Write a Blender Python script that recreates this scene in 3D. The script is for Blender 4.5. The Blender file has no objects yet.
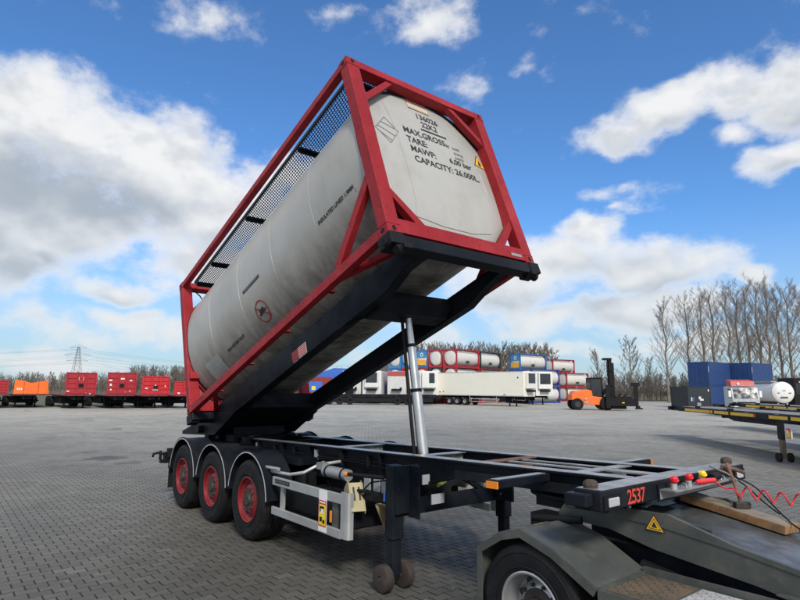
import bpy, bmesh, math, random
import numpy as np
from mathutils import Vector, Matrix, Euler
random.seed(7); rng = np.random.default_rng(7)
R = math.radians
S = bpy.context.scene
COL = S.collection

# ------------------------------------------------------------------ camera
CAM = Vector((10.207, -4.755, 2.035)); YAW, PITCH, ROLL, FPX = 2.4580, 0.1547, 0.008, 569.34
_f = Vector((math.cos(PITCH)*math.cos(YAW), math.cos(PITCH)*math.sin(YAW), math.sin(PITCH)))
_r = Vector((math.sin(YAW), -math.cos(YAW), 0)); _u = _r.cross(_f)
_r2 = _r*math.cos(ROLL)+_u*math.sin(ROLL); _u2 = -_r*math.sin(ROLL)+_u*math.cos(ROLL)
FW = Vector((math.cos(YAW), math.sin(YAW), 0)); RT = _r.copy()
cd = bpy.data.cameras.new('camera'); cam = bpy.data.objects.new('camera', cd); COL.objects.link(cam)
cam.matrix_world = Matrix(((_r2.x, _u2.x, -_f.x, CAM.x), (_r2.y, _u2.y, -_f.y, CAM.y), (_r2.z, _u2.z, -_f.z, CAM.z), (0, 0, 0, 1)))
cd.sensor_width = 36; cd.lens = 36*FPX/800; cd.clip_start = .05; cd.clip_end = 5000
S.camera = cam

# ------------------------------------------------------------------ light
SUN_AZ, SUN_EL = R(-24), R(40)
S.view_settings.view_transform = 'Standard'; S.view_settings.look = 'None'
S.view_settings.exposure = 0.0; S.view_settings.gamma = 1
sl = bpy.data.lights.new('sun', 'SUN'); sun = bpy.data.objects.new('sun', sl); COL.objects.link(sun)
sl.energy = 3.2; sl.angle = R(11); sl.color = (1, .92, .80)
sd = Vector((math.cos(SUN_EL)*math.cos(SUN_AZ), math.cos(SUN_EL)*math.sin(SUN_AZ), math.sin(SUN_EL)))
sun.rotation_euler = sd.to_track_quat('Z', 'Y').to_euler(); sun.location = (0, 0, 60)
SKY_STRENGTH = 0.14

def raydir(px, py): return (_f + _r2*(px-400)/FPX - _u2*(py-300)/FPX).normalized()
def at(px, D, z=0.0):
    """ground-plan point on a bearing at level distance D from the viewpoint"""
    w = D*math.cos(PITCH)+(z-CAM.z)*math.sin(PITCH)
    p = CAM + FW*D + RT*((px-400)*w/FPX); return Vector((p.x, p.y, z))
def zat(px, py, D):
    d = raydir(px, py); t = D/d.dot(FW); return CAM.z+d.z*t
def pl(s, D, z=0.0):
    p = CAM+FW*D+RT*s; return Vector((p.x, p.y, z))
def heading(ds, dD):
    v = RT*ds+FW*dD; return math.atan2(v.y, v.x)

# ------------------------------------------------------------------ node helpers
class NT:
    def __init__(s, tree): s.t = tree; s.n = tree.nodes; s.l = tree.links
    def node(s, typ, **kw):
        n = s.n.new(typ)
        for k, v in kw.items(): setattr(n, k, v)
        return n
    def put(s, sock, v):
        if hasattr(v, 'is_output') or isinstance(v, bpy.types.NodeSocket): s.l.new(v, sock)
        else: sock.default_value = v
    def m(s, op, a, b=0.0, c=None, clamp=False):
        n = s.n.new('ShaderNodeMath'); n.operation = op; n.use_clamp = clamp
        s.put(n.inputs[0], a); s.put(n.inputs[1], b)
        if c is not None: s.put(n.inputs[2], c)
        return n.outputs[0]
    def vm(s, op, a, b=(0, 0, 0)):
        n = s.n.new('ShaderNodeVectorMath'); n.operation = op
        s.put(n.inputs[0], a)
        if op == 'SCALE': s.put(n.inputs['Scale'], b)
        else: s.put(n.inputs[1], b)
        return n.outputs[0]
    def noise(s, vec, scale, detail=3, rough=.5, dist=0.0):
        n = s.n.new('ShaderNodeTexNoise'); s.put(n.inputs['Vector'], vec)
        n.inputs['Scale'].default_value = scale; n.inputs['Detail'].default_value = detail
        n.inputs['Roughness'].default_value = rough; n.inputs['Distortion'].default_value = dist
        return n.outputs[0]
    def ramp(s, v, lo, hi, a=0.0, b=1.0, smooth=True):
        n = s.n.new('ShaderNodeMapRange'); n.interpolation_type = 'SMOOTHSTEP' if smooth else 'LINEAR'
        s.put(n.inputs[0], v); s.put(n.inputs[1], lo); s.put(n.inputs[2], hi); s.put(n.inputs[3], a); s.put(n.inputs[4], b)
        return n.outputs[0]
    def mix(s, f, a, b):
        n = s.n.new('ShaderNodeMix'); n.data_type = 'RGBA'
        s.put(n.inputs[0], f); s.put(n.inputs[6], a if isinstance(a, bpy.types.NodeSocket) else tuple(a)+(1,)*(4-len(a)))
        s.put(n.inputs[7], b if isinstance(b, bpy.types.NodeSocket) else tuple(b)+(1,)*(4-len(b)))
        return n.outputs[2]

# ------------------------------------------------------------------ world: sky with broken cumulus
W = bpy.data.worlds.new("World"); S.world = W; W.use_nodes = True
W.node_tree.nodes.clear(); wt = NT(W.node_tree)
out = wt.node('ShaderNodeOutputWorld'); bg = wt.node('ShaderNodeBackground')
sky = wt.node('ShaderNodeTexSky', sky_type='NISHITA', sun_disc=False)
sky.sun_elevation = SUN_EL; sky.sun_rotation = math.pi/2-SUN_AZ; sky.altitude = 0; sky.air_density = 1.0; sky.dust_density = .6; sky.ozone_density = 4.0
tc = wt.node('ShaderNodeTexCoord')
# clouds: (px, py, rx, ry, strength) given as bearings, angular sizes
BL = [(-60, 170, 150, 120, 1.3), (30, 125, 75, 62, 1.3), (20, 190, 120, 90, 1.3), (105, 150, 75, 62, 1.3), (165, 175, 70, 72, 1.3), (205, 205, 70, 60, 1.15), (60, 215, 150, 45, 1.2), (-120, 260, 180, 90, 1.0),
      (25, 262, 75, 34, 1.1), (60, 240, 60, 22, 1.0), (115, 288, 46, 17, 1.05), (122, 318, 40, 15, .95), (40, 325, 90, 26, .75), (200, 268, 60, 34, 1.0), (245, 215, 50, 60, .9), (290, 170, 30, 24, .75), (170, 338, 130, 20, .75), (30, 360, 130, 14, .7),
      (212, 10, 66, 26, .40), (322, 14, 26, 16, .32), (425, 22, 62, 32, .52), (470, 92, 60, 26, .40), (400, 66, 44, 18, .34), (520, 78, 30, 18, .34),
      (610, 128, 60, 22, .9), (670, 105, 62, 26, 1.0), (735, 88, 60, 32, 1.1), (790, 85, 60, 46, 1.25), (775, 165, 42, 24, 1.1), (735, 130, 30, 20, .8), (870, 120, 90, 70, 1.2), (620, 186, 50, 16, .55), (615, 205, 30, 8, .4),
      (588, 230, 46, 20, 1.1), (560, 262, 60, 30, 1.1), (645, 262, 78, 34, 1.25), (690, 262, 46, 28, 1.1), (640, 305, 100, 30, 1.15), (510, 280, 70, 45, 1.15), (560, 320, 90, 20, .9), (745, 276, 26, 12, .9), (700, 338, 110, 14, .75), (540, 352, 90, 12, .75), (430, 330, 50, 30, .7), (850, 300, 60, 40, .8)]
grp = bpy.data.node_groups.new('cloud_field', 'ShaderNodeTree')
grp.interface.new_socket('Vector', in_out='INPUT', socket_type='NodeSocketVector')
grp.interface.new_socket('Value', in_out='OUTPUT', socket_type='NodeSocketFloat')
grp.interface.new_socket('Height', in_out='OUTPUT', socket_type='NodeSocketFloat')
g = NT(grp); gi = g.node('NodeGroupInput'); go = g.node('NodeGroupOutput'); V = gi.outputs[0]
sep = g.node('ShaderNodeSeparateXYZ'); g.put(sep.inputs[0], V)
# warp the direction a little so that cloud outlines are lumpy
wn = g.node('ShaderNodeTexNoise'); g.put(wn.inputs['Vector'], V); wn.inputs['Scale'].default_value = 7; wn.inputs['Detail'].default_value = 3
wv = g.vm('SCALE', g.vm('SUBTRACT', wn.outputs['Color'], (.5, .5, .5)), .10)
Vw = g.vm('ADD', V, wv)
sw = g.node('ShaderNodeSeparateXYZ'); g.put(sw.inputs[0], Vw)
az = g.m('ARCTAN2', sw.outputs[1], sw.outputs[0]); el = g.m('ARCSINE', g.m('MINIMUM', sw.outputs[2], .999))
az = g.m('WRAP', az, 2*math.pi, 0.0)
cover = None; hs_ = None; hw_ = None
for (px, py, rx, ry, st) in BL:
    d = raydir(px, py); a0 = math.atan2(d.y, d.x) % (2*math.pi); e0 = math.asin(d.z)
    dx = raydir(px+rx, py); ra = abs(((math.atan2(dx.y, dx.x) % (2*math.pi))-a0)); re = abs(math.asin(raydir(px, py-ry).z)-e0)
    qa = g.m('DIVIDE', g.m('SUBTRACT', az, a0), max(ra, .01)); qe = g.m('DIVIDE', g.m('SUBTRACT', el, e0), max(re, .01))
    q = g.m('SQRT', g.m('ADD', g.m('MULTIPLY', qa, qa), g.m('MULTIPLY', qe, qe)))
    b = g.m('MULTIPLY', g.m('SUBTRACT', 1.35, q, clamp=False), st)
    cover = b if cover is None else g.m('SMOOTH_MAX', cover, b, .25)
# grey bellies of the cumulus, by bearing
shd = None
for (px, py, rx, ry, st) in [(20, 195, 110, 46, 1.0), (95, 205, 90, 36, 1.0), (165, 205, 60, 26, .75), (-90, 250, 120, 60, 1.0), (20, 275, 60, 20, .8), (60, 262, 50, 12, .6), (118, 297, 40, 8, .5), (215, 240, 50, 16, .45),
                             (600, 262, 60, 14, .45), (660, 282, 70, 14, .6), (570, 300, 60, 16, .6), (500, 300, 50, 16, .5), (650, 318, 80, 10, .5), (640, 250, 40, 9, .35), (700, 118, 70, 10, .45), (790, 115, 50, 24, .6), (780, 178, 30, 12, .6), (590, 242, 40, 7, .35), (900, 150, 80, 40, .8)]:
    d = raydir(px, py); a0 = math.atan2(d.y, d.x) % (2*math.pi); e0 = math.asin(d.z)
    dx = raydir(px+rx, py); ra = abs(((math.atan2(dx.y, dx.x) % (2*math.pi))-a0)); re = abs(math.asin(raydir(px, py-ry).z)-e0)
    qa = g.m('DIVIDE', g.m('SUBTRACT', az, a0), max(ra, .01)); qe = g.m('DIVIDE', g.m('SUBTRACT', el, e0), max(re, .01))
    b = g.m('MULTIPLY', g.m('SUBTRACT', 1.3, g.m('SQRT', g.m('ADD', g.m('MULTIPLY', qa, qa), g.m('MULTIPLY', qe, qe)))), st)
    shd = b if shd is None else g.m('SMOOTH_MAX', shd, b, .3)
cover = g.m('MAXIMUM', cover, 0.0); cover = g.m('MINIMUM', cover, 1.1)
# out of view the broken cloud goes on, thickened to whiten the ambient light
outside = g.ramp(g.noise(V, 1.7, 3, .5), .34, .56, 0.0, 1.0)
dist = g.m('ABSOLUTE', g.m('SUBTRACT', az, YAW)); inview = g.ramp(dist, R(42), R(55), 0.0, 1.0)
inview2 = g.ramp(el, R(38), R(52), 0.0, 1.0)
cover = g.m('ADD', cover, g.m('MULTIPLY', outside, g.m('MAXIMUM', inview, inview2)))
Vs = g.vm('MULTIPLY', V, (1, 1, 1.45))
n1 = g.noise(Vs, 6.5, 11, .60); n3 = g.noise(Vs, 2.6, 3, .5); n2 = g.noise(Vs, 28, 5, .65)
def puff(scale):
    vo = g.node('ShaderNodeTexVoronoi', feature='F1'); g.put(vo.inputs['Vector'], g.vm('ADD', Vs, g.vm('SCALE', g.vm('SUBTRACT', wn.outputs['Color'], (.5, .5, .5)), .12))); vo.inputs['Scale'].default_value = scale
    return g.m('SUBTRACT', .5, vo.outputs['Distance'])
p1 = puff(12.0)
val = g.m('ADD', g.m('MULTIPLY', cover, .85), g.m('ADD', g.m('ADD', g.m('MULTIPLY', g.m('SUBTRACT', n1, .5), 1.35), g.m('MULTIPLY', g.m('SUBTRACT', n2, .5), .62)), g.m('ADD', g.m('MULTIPLY', g.m('SUBTRACT', n3, .5), .45), g.m('MULTIPLY', p1, .42))))
g.put(go.inputs[0], val); g.put(go.inputs[1], shd)
D0 = tc.outputs['Generated']
cf = wt.node('ShaderNodeGroup'); cf.node_tree = grp; wt.put(cf.inputs[0], D0); f0 = cf.outputs[0]; hgt = cf.outputs[1]
Dv = wt.vm('MULTIPLY', D0, (1, 1, 1.45)); off = tuple(Vector((sd.x, sd.y, 1.8)).normalized()*.03)
relief = wt.m('SUBTRACT', wt.noise(Dv, 7.0, 4, .5), wt.noise(wt.vm('ADD', Dv, off), 7.0, 4, .5))
dens = wt.m('MULTIPLY', wt.ramp(f0, .16, .60), wt.ramp(f0, .22, .95, .50, 1.0))
under = wt.m('MAXIMUM', wt.ramp(wt.m('SUBTRACT', hgt, wt.m('MULTIPLY', relief, 2.2)), -.30, 1.15), wt.m('MULTIPLY', wt.ramp(relief, .05, -.12), .45))
under = wt.m('MULTIPLY', under, wt.ramp(f0, .40, .85))
ccol = wt.mix(under, (6.7, 6.7, 6.65), (3.05, 3.4, 3.8))
sepd = wt.node('ShaderNodeSeparateXYZ'); wt.put(sepd.inputs[0], D0)
low = wt.ramp(sepd.outputs[2], 0.0, .30, 1.0, 0.0)
skyc = wt.mix(wt.m('MULTIPLY', low, .72), wt.vm('MULTIPLY', sky.outputs[0], (.66, 1.0, 1.28)), (3.6, 4.2, 4.6))
ccol = wt.mix(wt.m('MULTIPLY', low, .45), ccol, (4.3, 4.8, 5.3))
fin = wt.mix(wt.m('MULTIPLY', dens, .95), skyc, ccol)
wt.put(bg.inputs[0], fin); bg.inputs[1].default_value = SKY_STRENGTH
wt.l.new(bg.outputs[0], out.inputs[0])
W.cycles.sampling_method = 'MANUAL'; W.cycles.sample_map_resolution = 256

# ------------------------------------------------------------------ materials
MATS = {}
def mat(name, col, rough=.5, metal=0.0, var=.12, vs=3.0, dirt=0.0, dirtcol=(.06, .055, .05), ds=1.2, bump=0.0, bs=60, spec=.5, coat=0.0, emit=0):
    if name in MATS: return MATS[name]
    m_ = bpy.data.materials.new(name); m_.use_nodes = True; t = NT(m_.node_tree); b = t.n['Principled BSDF']
    tc_ = t.node('ShaderNodeTexCoord'); ob = tc_.outputs['Object']
    n = t.noise(ob, vs, 5, .6)
    c = t.mix(t.ramp(n, .3, .7), tuple(x*(1-var) for x in col), tuple(min(1, x*(1+var)) for x in col))
    if dirt:
        dn = t.noise(ob, ds, 8, .68); f = t.m('MULTIPLY', t.ramp(dn, .46, .72), dirt)
        c = t.mix(f, c, dirtcol)
        t.put(b.inputs['Roughness'], t.m('ADD', rough, t.m('MULTIPLY', f, .35), clamp=True))
    else:
        t.put(b.inputs['Roughness'], t.ramp(n, .2, .8, max(0, rough-.06), min(1, rough+.06)))
    t.put(b.inputs['Base Color'], c); b.inputs['Metallic'].default_value = metal
    b.inputs['Specular IOR Level'].default_value = spec; b.inputs['Coat Weight'].default_value = coat
    if bump:
        bn = t.node('ShaderNodeBump'); bn.inputs['Strength'].default_value = bump; bn.inputs['Distance'].default_value = .01
        t.put(bn.inputs['Height'], t.noise(ob, bs, 4, .6)); t.l.new(bn.outputs[0], b.inputs['Normal'])
    MATS[name] = m_; return m_
def worn_paint(name, col, rust_col, under, chips=.62, spec=.4, rough=.42, streak=(.6, .6, .2)):
    """old paint: faded patches, grime streaks, chips to rust along the steel"""
    m_ = bpy.data.materials.new(name); m_.use_nodes = True; t = NT(m_.node_tree); b = t.n['Principled BSDF']; tc_ = t.node('ShaderNodeTexCoord'); ob = tc_.outputs['Object']
    fade = t.ramp(t.noise(ob, 1.3, 5, .6), .35, .68); c = t.mix(fade, col, tuple(min(1, x*1.35+.012) for x in col))
    st = t.ramp(t.noise(t.vm('MULTIPLY', ob, (9, 9, 1.0)), 1.6, 6, .65), .52, .74); c = t.mix(t.m('MULTIPLY', st, .45), c, under)
    gr = t.ramp(t.noise(ob, 5, 8, .7), .50, .78); c = t.mix(t.m('MULTIPLY', gr, .30), c, under)
    bev = t.node('ShaderNodeNewGeometry'); edge = t.ramp(bev.outputs['Pointiness'], .515, .56)
    ch = t.ramp(t.m('ADD', t.noise(ob, 22, 8, .72), t.m('MULTIPLY', edge, .14)), chips, chips+.035); c = t.mix(t.m('MULTIPLY', ch, .85), c, rust_col)
    sc = t.ramp(t.noise(t.vm('MULTIPLY', ob, (2, 40, 40)), 1.5, 3, .5), .71, .75); c = t.mix(t.m('MULTIPLY', sc, .5), c, rust_col)
    t.put(b.inputs['Base Color'], c); t.put(b.inputs['Roughness'], t.m('ADD', rough, t.m('MULTIPLY', t.m('MAXIMUM', ch, gr), .3))); b.inputs['Specular IOR Level'].default_value = spec
    bn = t.node('ShaderNodeBump'); bn.inputs['Strength'].default_value = .35; bn.inputs['Distance'].default_value = .004
    t.put(bn.inputs['Height'], t.m('SUBTRACT', t.m('MULTIPLY', t.noise(ob, 9, 4, .6), 1.2), ch)); t.l.new(bn.outputs[0], b.inputs['Normal']); MATS[name] = m_; return m_
red = worn_paint('red_paint', (.27, .010, .016), (.09, .028, .02), (.12, .010, .013), chips=.725, spec=.25, rough=.52)
black = worn_paint('black_paint', (.0032, .0052, .0092), (.035, .026, .02), (.0095, .009, .0085), chips=.77, spec=.12, rough=.46)
deck = mat('worn_deck_sky_sheen', (.20, .20, .20), .27, var=.4, vs=6, dirt=.7, dirtcol=(.26, .24, .21), ds=4, bump=.1, spec=.9)  # worn tops; the sky's glancing reflection is put into this pale colour
rust = mat('rusty_steel', (.16, .085, .055), .7, var=.35, vs=12, dirt=.6, dirtcol=(.06, .04, .03), ds=8, bump=.3)
rubber = mat('tyre_rubber', (.009, .009, .011), .72, var=.25, dirt=.5, dirtcol=(.028, .026, .024), ds=6, bump=.2, spec=.25)
rimred = mat('red_rim_paint', (.21, .009, .015), .45, dirt=.6, dirtcol=(.12, .03, .03), ds=8)
hubm = mat('dark_hub', (.035, .028, .024), .6, dirt=.5, dirtcol=(.12, .08, .05), ds=12)
alu = mat('aluminium', (.50, .51, .50), .42, .55, dirt=.35, dirtcol=(.25, .24, .22), ds=4)
rimalu = mat('silver_rim', (.42, .43, .44), .36, .6, dirt=.35, dirtcol=(.15, .14, .13), ds=6)
chrome = mat('chrome_rod', (.56, .555, .54), .34, 1.0, var=.08)
greygreen = mat('grey_green_paint', (.066, .073, .068), .40, var=.18, dirt=.7, dirtcol=(.115, .108, .09), ds=5, bump=.15)
rubberpad = mat('seal_rubber', (.006, .006, .008), .6, spec=.25)
white = mat('white_paint', (.72, .72, .70), .45, var=.04, dirt=.25, dirtcol=(.4, .38, .34))
cream = mat('cream_panel', (.80, .78, .68), .45, var=.03, dirt=.15, dirtcol=(.6, .57, .48), ds=.6)
bluec = mat('blue_container_paint', (.012, .045, .16), .5, dirt=.3, dirtcol=(.05, .06, .1))
darkbox = mat('anthracite_paint', (.028, .034, .04), .5, dirt=.25)
orange = mat('orange_paint', (.85, .16, .02), .45, var=.06, dirt=.25, dirtcol=(.35, .1, .04))
yellow = mat('yellow_marking', (.85, .48, .02), .45, var=.08, dirt=.2, dirtcol=(.3, .2, .08))
amber = mat('amber_lens', (.85, .25, .02), .25)
redplastic = mat('red_plastic', (.70, .02, .03), .35)
yelplastic = mat('yellow_plastic', (.85, .62, .02), .35)
ink = mat('black_ink', (.02, .02, .022), .6, var=.1)
fadeink = mat('faded_ink', (.16, .155, .15), .6, var=.2)
redink = mat('red_lettering', (.60, .06, .03), .5)
whitepl = mat('white_plastic', (.78, .78, .76), .4, var=.03, dirt=.2, dirtcol=(.4, .4, .38))
glass = mat('dark_glass', (.012, .018, .022), .08, spec=.8, var=.05)
wood = mat('timber', (.26, .14, .062), .7, var=.3, vs=9, dirt=.4, dirtcol=(.2, .13, .08), ds=5, bump=.25)
woodtop = mat('timber_top', (.20, .175, .135), .75, var=.25, vs=9, dirt=.5, dirtcol=(.18, .15, .11), ds=5, bump=.25)
steelworn = mat('worn_steel_plate', (.115, .13, .14), .34, .35, var=.4, vs=4, dirt=.85, dirtcol=(.05, .05, .044), ds=3.0, bump=.1)
chockm = mat('faded_yellow_plastic', (.38, .33, .19), .6, var=.12, dirt=.5, dirtcol=(.35, .32, .22), ds=8)
galv = mat('galvanised_steel', (.30, .33, .34), .5, .2)
hedge_m = mat('bare_twigs', (.185, .155, .125), .95, var=.25, vs=.3)
bark = mat('bark', (.20, .17, .14), .95, var=.3, vs=.8)
tarp = mat('dark_tarpaulin', (.11, .10, .095), .8, var=.15)
bluep = mat('bright_blue_paint', (.03, .13, .50), .5)
grass = mat('rough_grass', (.10, .095, .05), .95, var=.3, vs=.5)
bkwhite = mat('grey_white_cladding', (.60, .61, .60), .5, var=.06, dirt=.3, dirtcol=(.35, .34, .32))
redbk = mat('bright_red_paint', (.38, .018, .028), .5, var=.1, dirt=.25, dirtcol=(.25, .03, .03))
grating = mat('grating_steel', (.03, .031, .034), .55, .3)

# white insulated cladding of the hero tank, with grime, streaks and seam shading left to the geometry
def tank_mat(name='white_tank_cladding', belly=1.0):
    m_ = bpy.data.materials.new(name); m_.use_nodes = True; t = NT(m_.node_tree); b = t.n['Principled BSDF']
    tc_ = t.node('ShaderNodeTexCoord'); ob = tc_.outputs['Object']
    big = t.noise(ob, .9, 6, .6); st = t.noise(t.vm('MULTIPLY', ob, (5, .8, .5)), 2.2, 6, .7); fine = t.noise(ob, 14, 6, .7)
    c = t.mix(t.ramp(big, .35, .7), (.415, .41, .38), (.35, .345, .315))
    c = t.mix(t.m('MULTIPLY', t.ramp(st, .5, .78), .45), c, (.26, .245, .21))
    sp = t.node('ShaderNodeSeparateXYZ'); t.put(sp.inputs[0], ob)
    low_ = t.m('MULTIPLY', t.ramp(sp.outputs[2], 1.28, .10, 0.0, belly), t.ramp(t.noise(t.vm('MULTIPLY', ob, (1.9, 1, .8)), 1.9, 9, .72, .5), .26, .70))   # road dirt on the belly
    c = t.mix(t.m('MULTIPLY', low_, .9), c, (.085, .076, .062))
    c = t.mix(t.m('MULTIPLY', t.ramp(fine, .60, .78), .28), c, (.22, .21, .19))
    t.put(b.inputs['Base Color'], c); b.inputs['Metallic'].default_value = .0
    t.put(b.inputs['Roughness'], t.m('ADD', .36, t.m('MULTIPLY', low_, .4)))
    bn = t.node('ShaderNodeBump'); bn.inputs['Strength'].default_value = .25; bn.inputs['Distance'].default_value = .02
    t.put(bn.inputs['Height'], t.noise(ob, 2.2, 3, .5)); t.l.new(bn.outputs[0], b.inputs['Normal'])
    return m_
tankm = tank_mat(); headm = tank_mat('white_head_cladding', .12)
bktank = mat('far_tank_cladding', (.62, .61, .57), .42, var=.08, dirt=.4, dirtcol=(.36, .34, .3), ds=1.4)

# paving: wavy rows of concrete blocks running along Y
BLK_L, BLK_P, BLK_A = .205, .140, .011
def paving_mat():
    m_ = bpy.data.materials.new('concrete_paving'); m_.use_nodes = True; t = NT(m_.node_tree); b = t.n['Principled BSDF']
    ge = t.node('ShaderNodeNewGeometry'); P = ge.outputs['Position']; sp = t.node('ShaderNodeSeparateXYZ'); t.put(sp.inputs[0], P)
    X, Y = sp.outputs[0], sp.outputs[1]
    u = t.m('DIVIDE', Y, BLK_L); v = t.m('DIVIDE', X, BLK_P)
    # wave +1 at block ends of even rows, -1 at block middles
    fu = t.m('FRACT', u); tri = t.m('SUBTRACT', 1.0, t.m('MULTIPLY', t.m('ABSOLUTE', t.m('SUBTRACT', fu, .5)), 4.0))
    wave = t.m('MULTIPLY', t.m('MAXIMUM', t.m('MINIMUM', t.m('MULTIPLY', tri, 1.8), 1.0), -1.0), BLK_A/BLK_P)
    k = t.m('ROUND', v); par = t.m('SUBTRACT', 1.0, t.m('MULTIPLY', t.m('PINGPONG', k, 1.0), 2.0))     # +1 even, -1 odd
    bd = t.m('SUBTRACT', t.m('SUBTRACT', v, k), t.m('MULTIPLY', par, wave))
    row = t.m('SUBTRACT', k, t.m('LESS_THAN', bd, 0.0))                                            # row index
    du = t.m('SUBTRACT', u, t.m('MULTIPLY', t.m('PINGPONG', row, 1.0), .5))
    cell = t.m('ROUND', du); uj = t.m('ABSOLUTE', t.m('SUBTRACT', du, cell))
    jl = t.ramp(t.m('MULTIPLY', t.m('ABSOLUTE', bd), BLK_P), .003, .008, 1.0, 0.0)
    jt = t.ramp(t.m('MULTIPLY', uj, BLK_L), .005, .011, 1.0, 0.0)
    joint = t.m('MAXIMUM', t.m('MULTIPLY', jl, .75), jt)
    cb = t.node('ShaderNodeCombineXYZ'); t.put(cb.inputs[0], t.m('FLOOR', du)); t.put(cb.inputs[1], row)
    wn_ = t.node('ShaderNodeTexWhiteNoise', noise_dimensions='3D'); t.put(wn_.inputs[0], cb.outputs[0]); rnd = wn_.outputs[0]
    big = t.noise(P, .12, 5, .6, .8); mid = t.noise(P, .7, 6, .65); fine = t.noise(P, 60, 4, .7)
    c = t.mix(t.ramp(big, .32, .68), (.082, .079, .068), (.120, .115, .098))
    # cloud shade painted into the block colour: dark near the trailer, paler farther out
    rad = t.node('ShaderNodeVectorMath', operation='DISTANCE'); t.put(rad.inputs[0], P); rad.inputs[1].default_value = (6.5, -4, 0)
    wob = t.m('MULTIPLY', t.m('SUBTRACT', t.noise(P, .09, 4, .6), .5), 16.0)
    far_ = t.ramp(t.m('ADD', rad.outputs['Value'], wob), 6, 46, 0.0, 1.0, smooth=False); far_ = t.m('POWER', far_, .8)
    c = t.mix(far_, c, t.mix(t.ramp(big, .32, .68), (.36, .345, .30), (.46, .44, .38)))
    c = t.vm('SCALE', c, t.ramp(mid, .4, .8, 1.06, .80))
    tone = t.m('ADD', .88, t.m('MULTIPLY', rnd, .24)); tone = t.m('MULTIPLY', tone, t.ramp(fine, .3, .7, .88, 1.12))
    c = t.vm('SCALE', c, tone)
    c = t.mix(t.m('MULTIPLY', t.m('GREATER_THAN', rnd, .985), .10), c, (.30, .29, .27))
    stn = t.m('MULTIPLY', t.ramp(t.noise(P, .45, 3, .5, 1.5), .66, .74), .5); c = t.mix(stn, c, (.06, .06, .058))      # oil drips
    for (qx, qy), rr_ in (((105, 458), .45), ((128, 463), .15), ((88, 452), .1)):      # sunken, broken blocks
        d_ = raydir(qx, qy); t_ = -CAM.z/d_.z; ctr = CAM+d_*t_
        dn = t.node('ShaderNodeVectorMath', operation='DISTANCE'); t.put(dn.inputs[0], P); dn.inputs[1].default_value = tuple(ctr)
        pf = t.ramp(t.m('ADD', dn.outputs['Value'], t.m('MULTIPLY', t.noise(P, 3.5, 4, .6), .9)), rr_+.35, rr_+.75, 1.0, 0.0); c = t.mix(t.m('MULTIPLY', pf, .75), c, (.045, .045, .042))
    fl = t.m('MULTIPLY', t.ramp(t.noise(P, 11, 2, .4), .70, .76), .5); c = t.mix(fl, c, (.34, .34, .32))
    sk = t.m('MULTIPLY', t.ramp(t.noise(t.vm('MULTIPLY', P, (.25, 1.3, 1)), .55, 5, .6, 1.0), .56, .72), .30); c = t.mix(sk, c, (.05, .048, .044))      # tyre-darkened lanes
    c = t.mix(t.m('MULTIPLY', joint, .9), c, (.012, .012, .011))
    t.put(b.inputs['Base Color'], c); t.put(b.inputs['Roughness'], t.ramp(mid, .3, .7, .58, .72)); b.inputs['Specular IOR Level'].default_value = .35
    bn = t.node('ShaderNodeBump'); bn.inputs['Strength'].default_value = .3; bn.inputs['Distance'].default_value = .003
    t.put(bn.inputs['Height'], t.m('SUBTRACT', t.m('MULTIPLY', fine, .3), joint)); t.l.new(bn.outputs[0], b.inputs['Normal'])
    return m_
paving = paving_mat()

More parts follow.
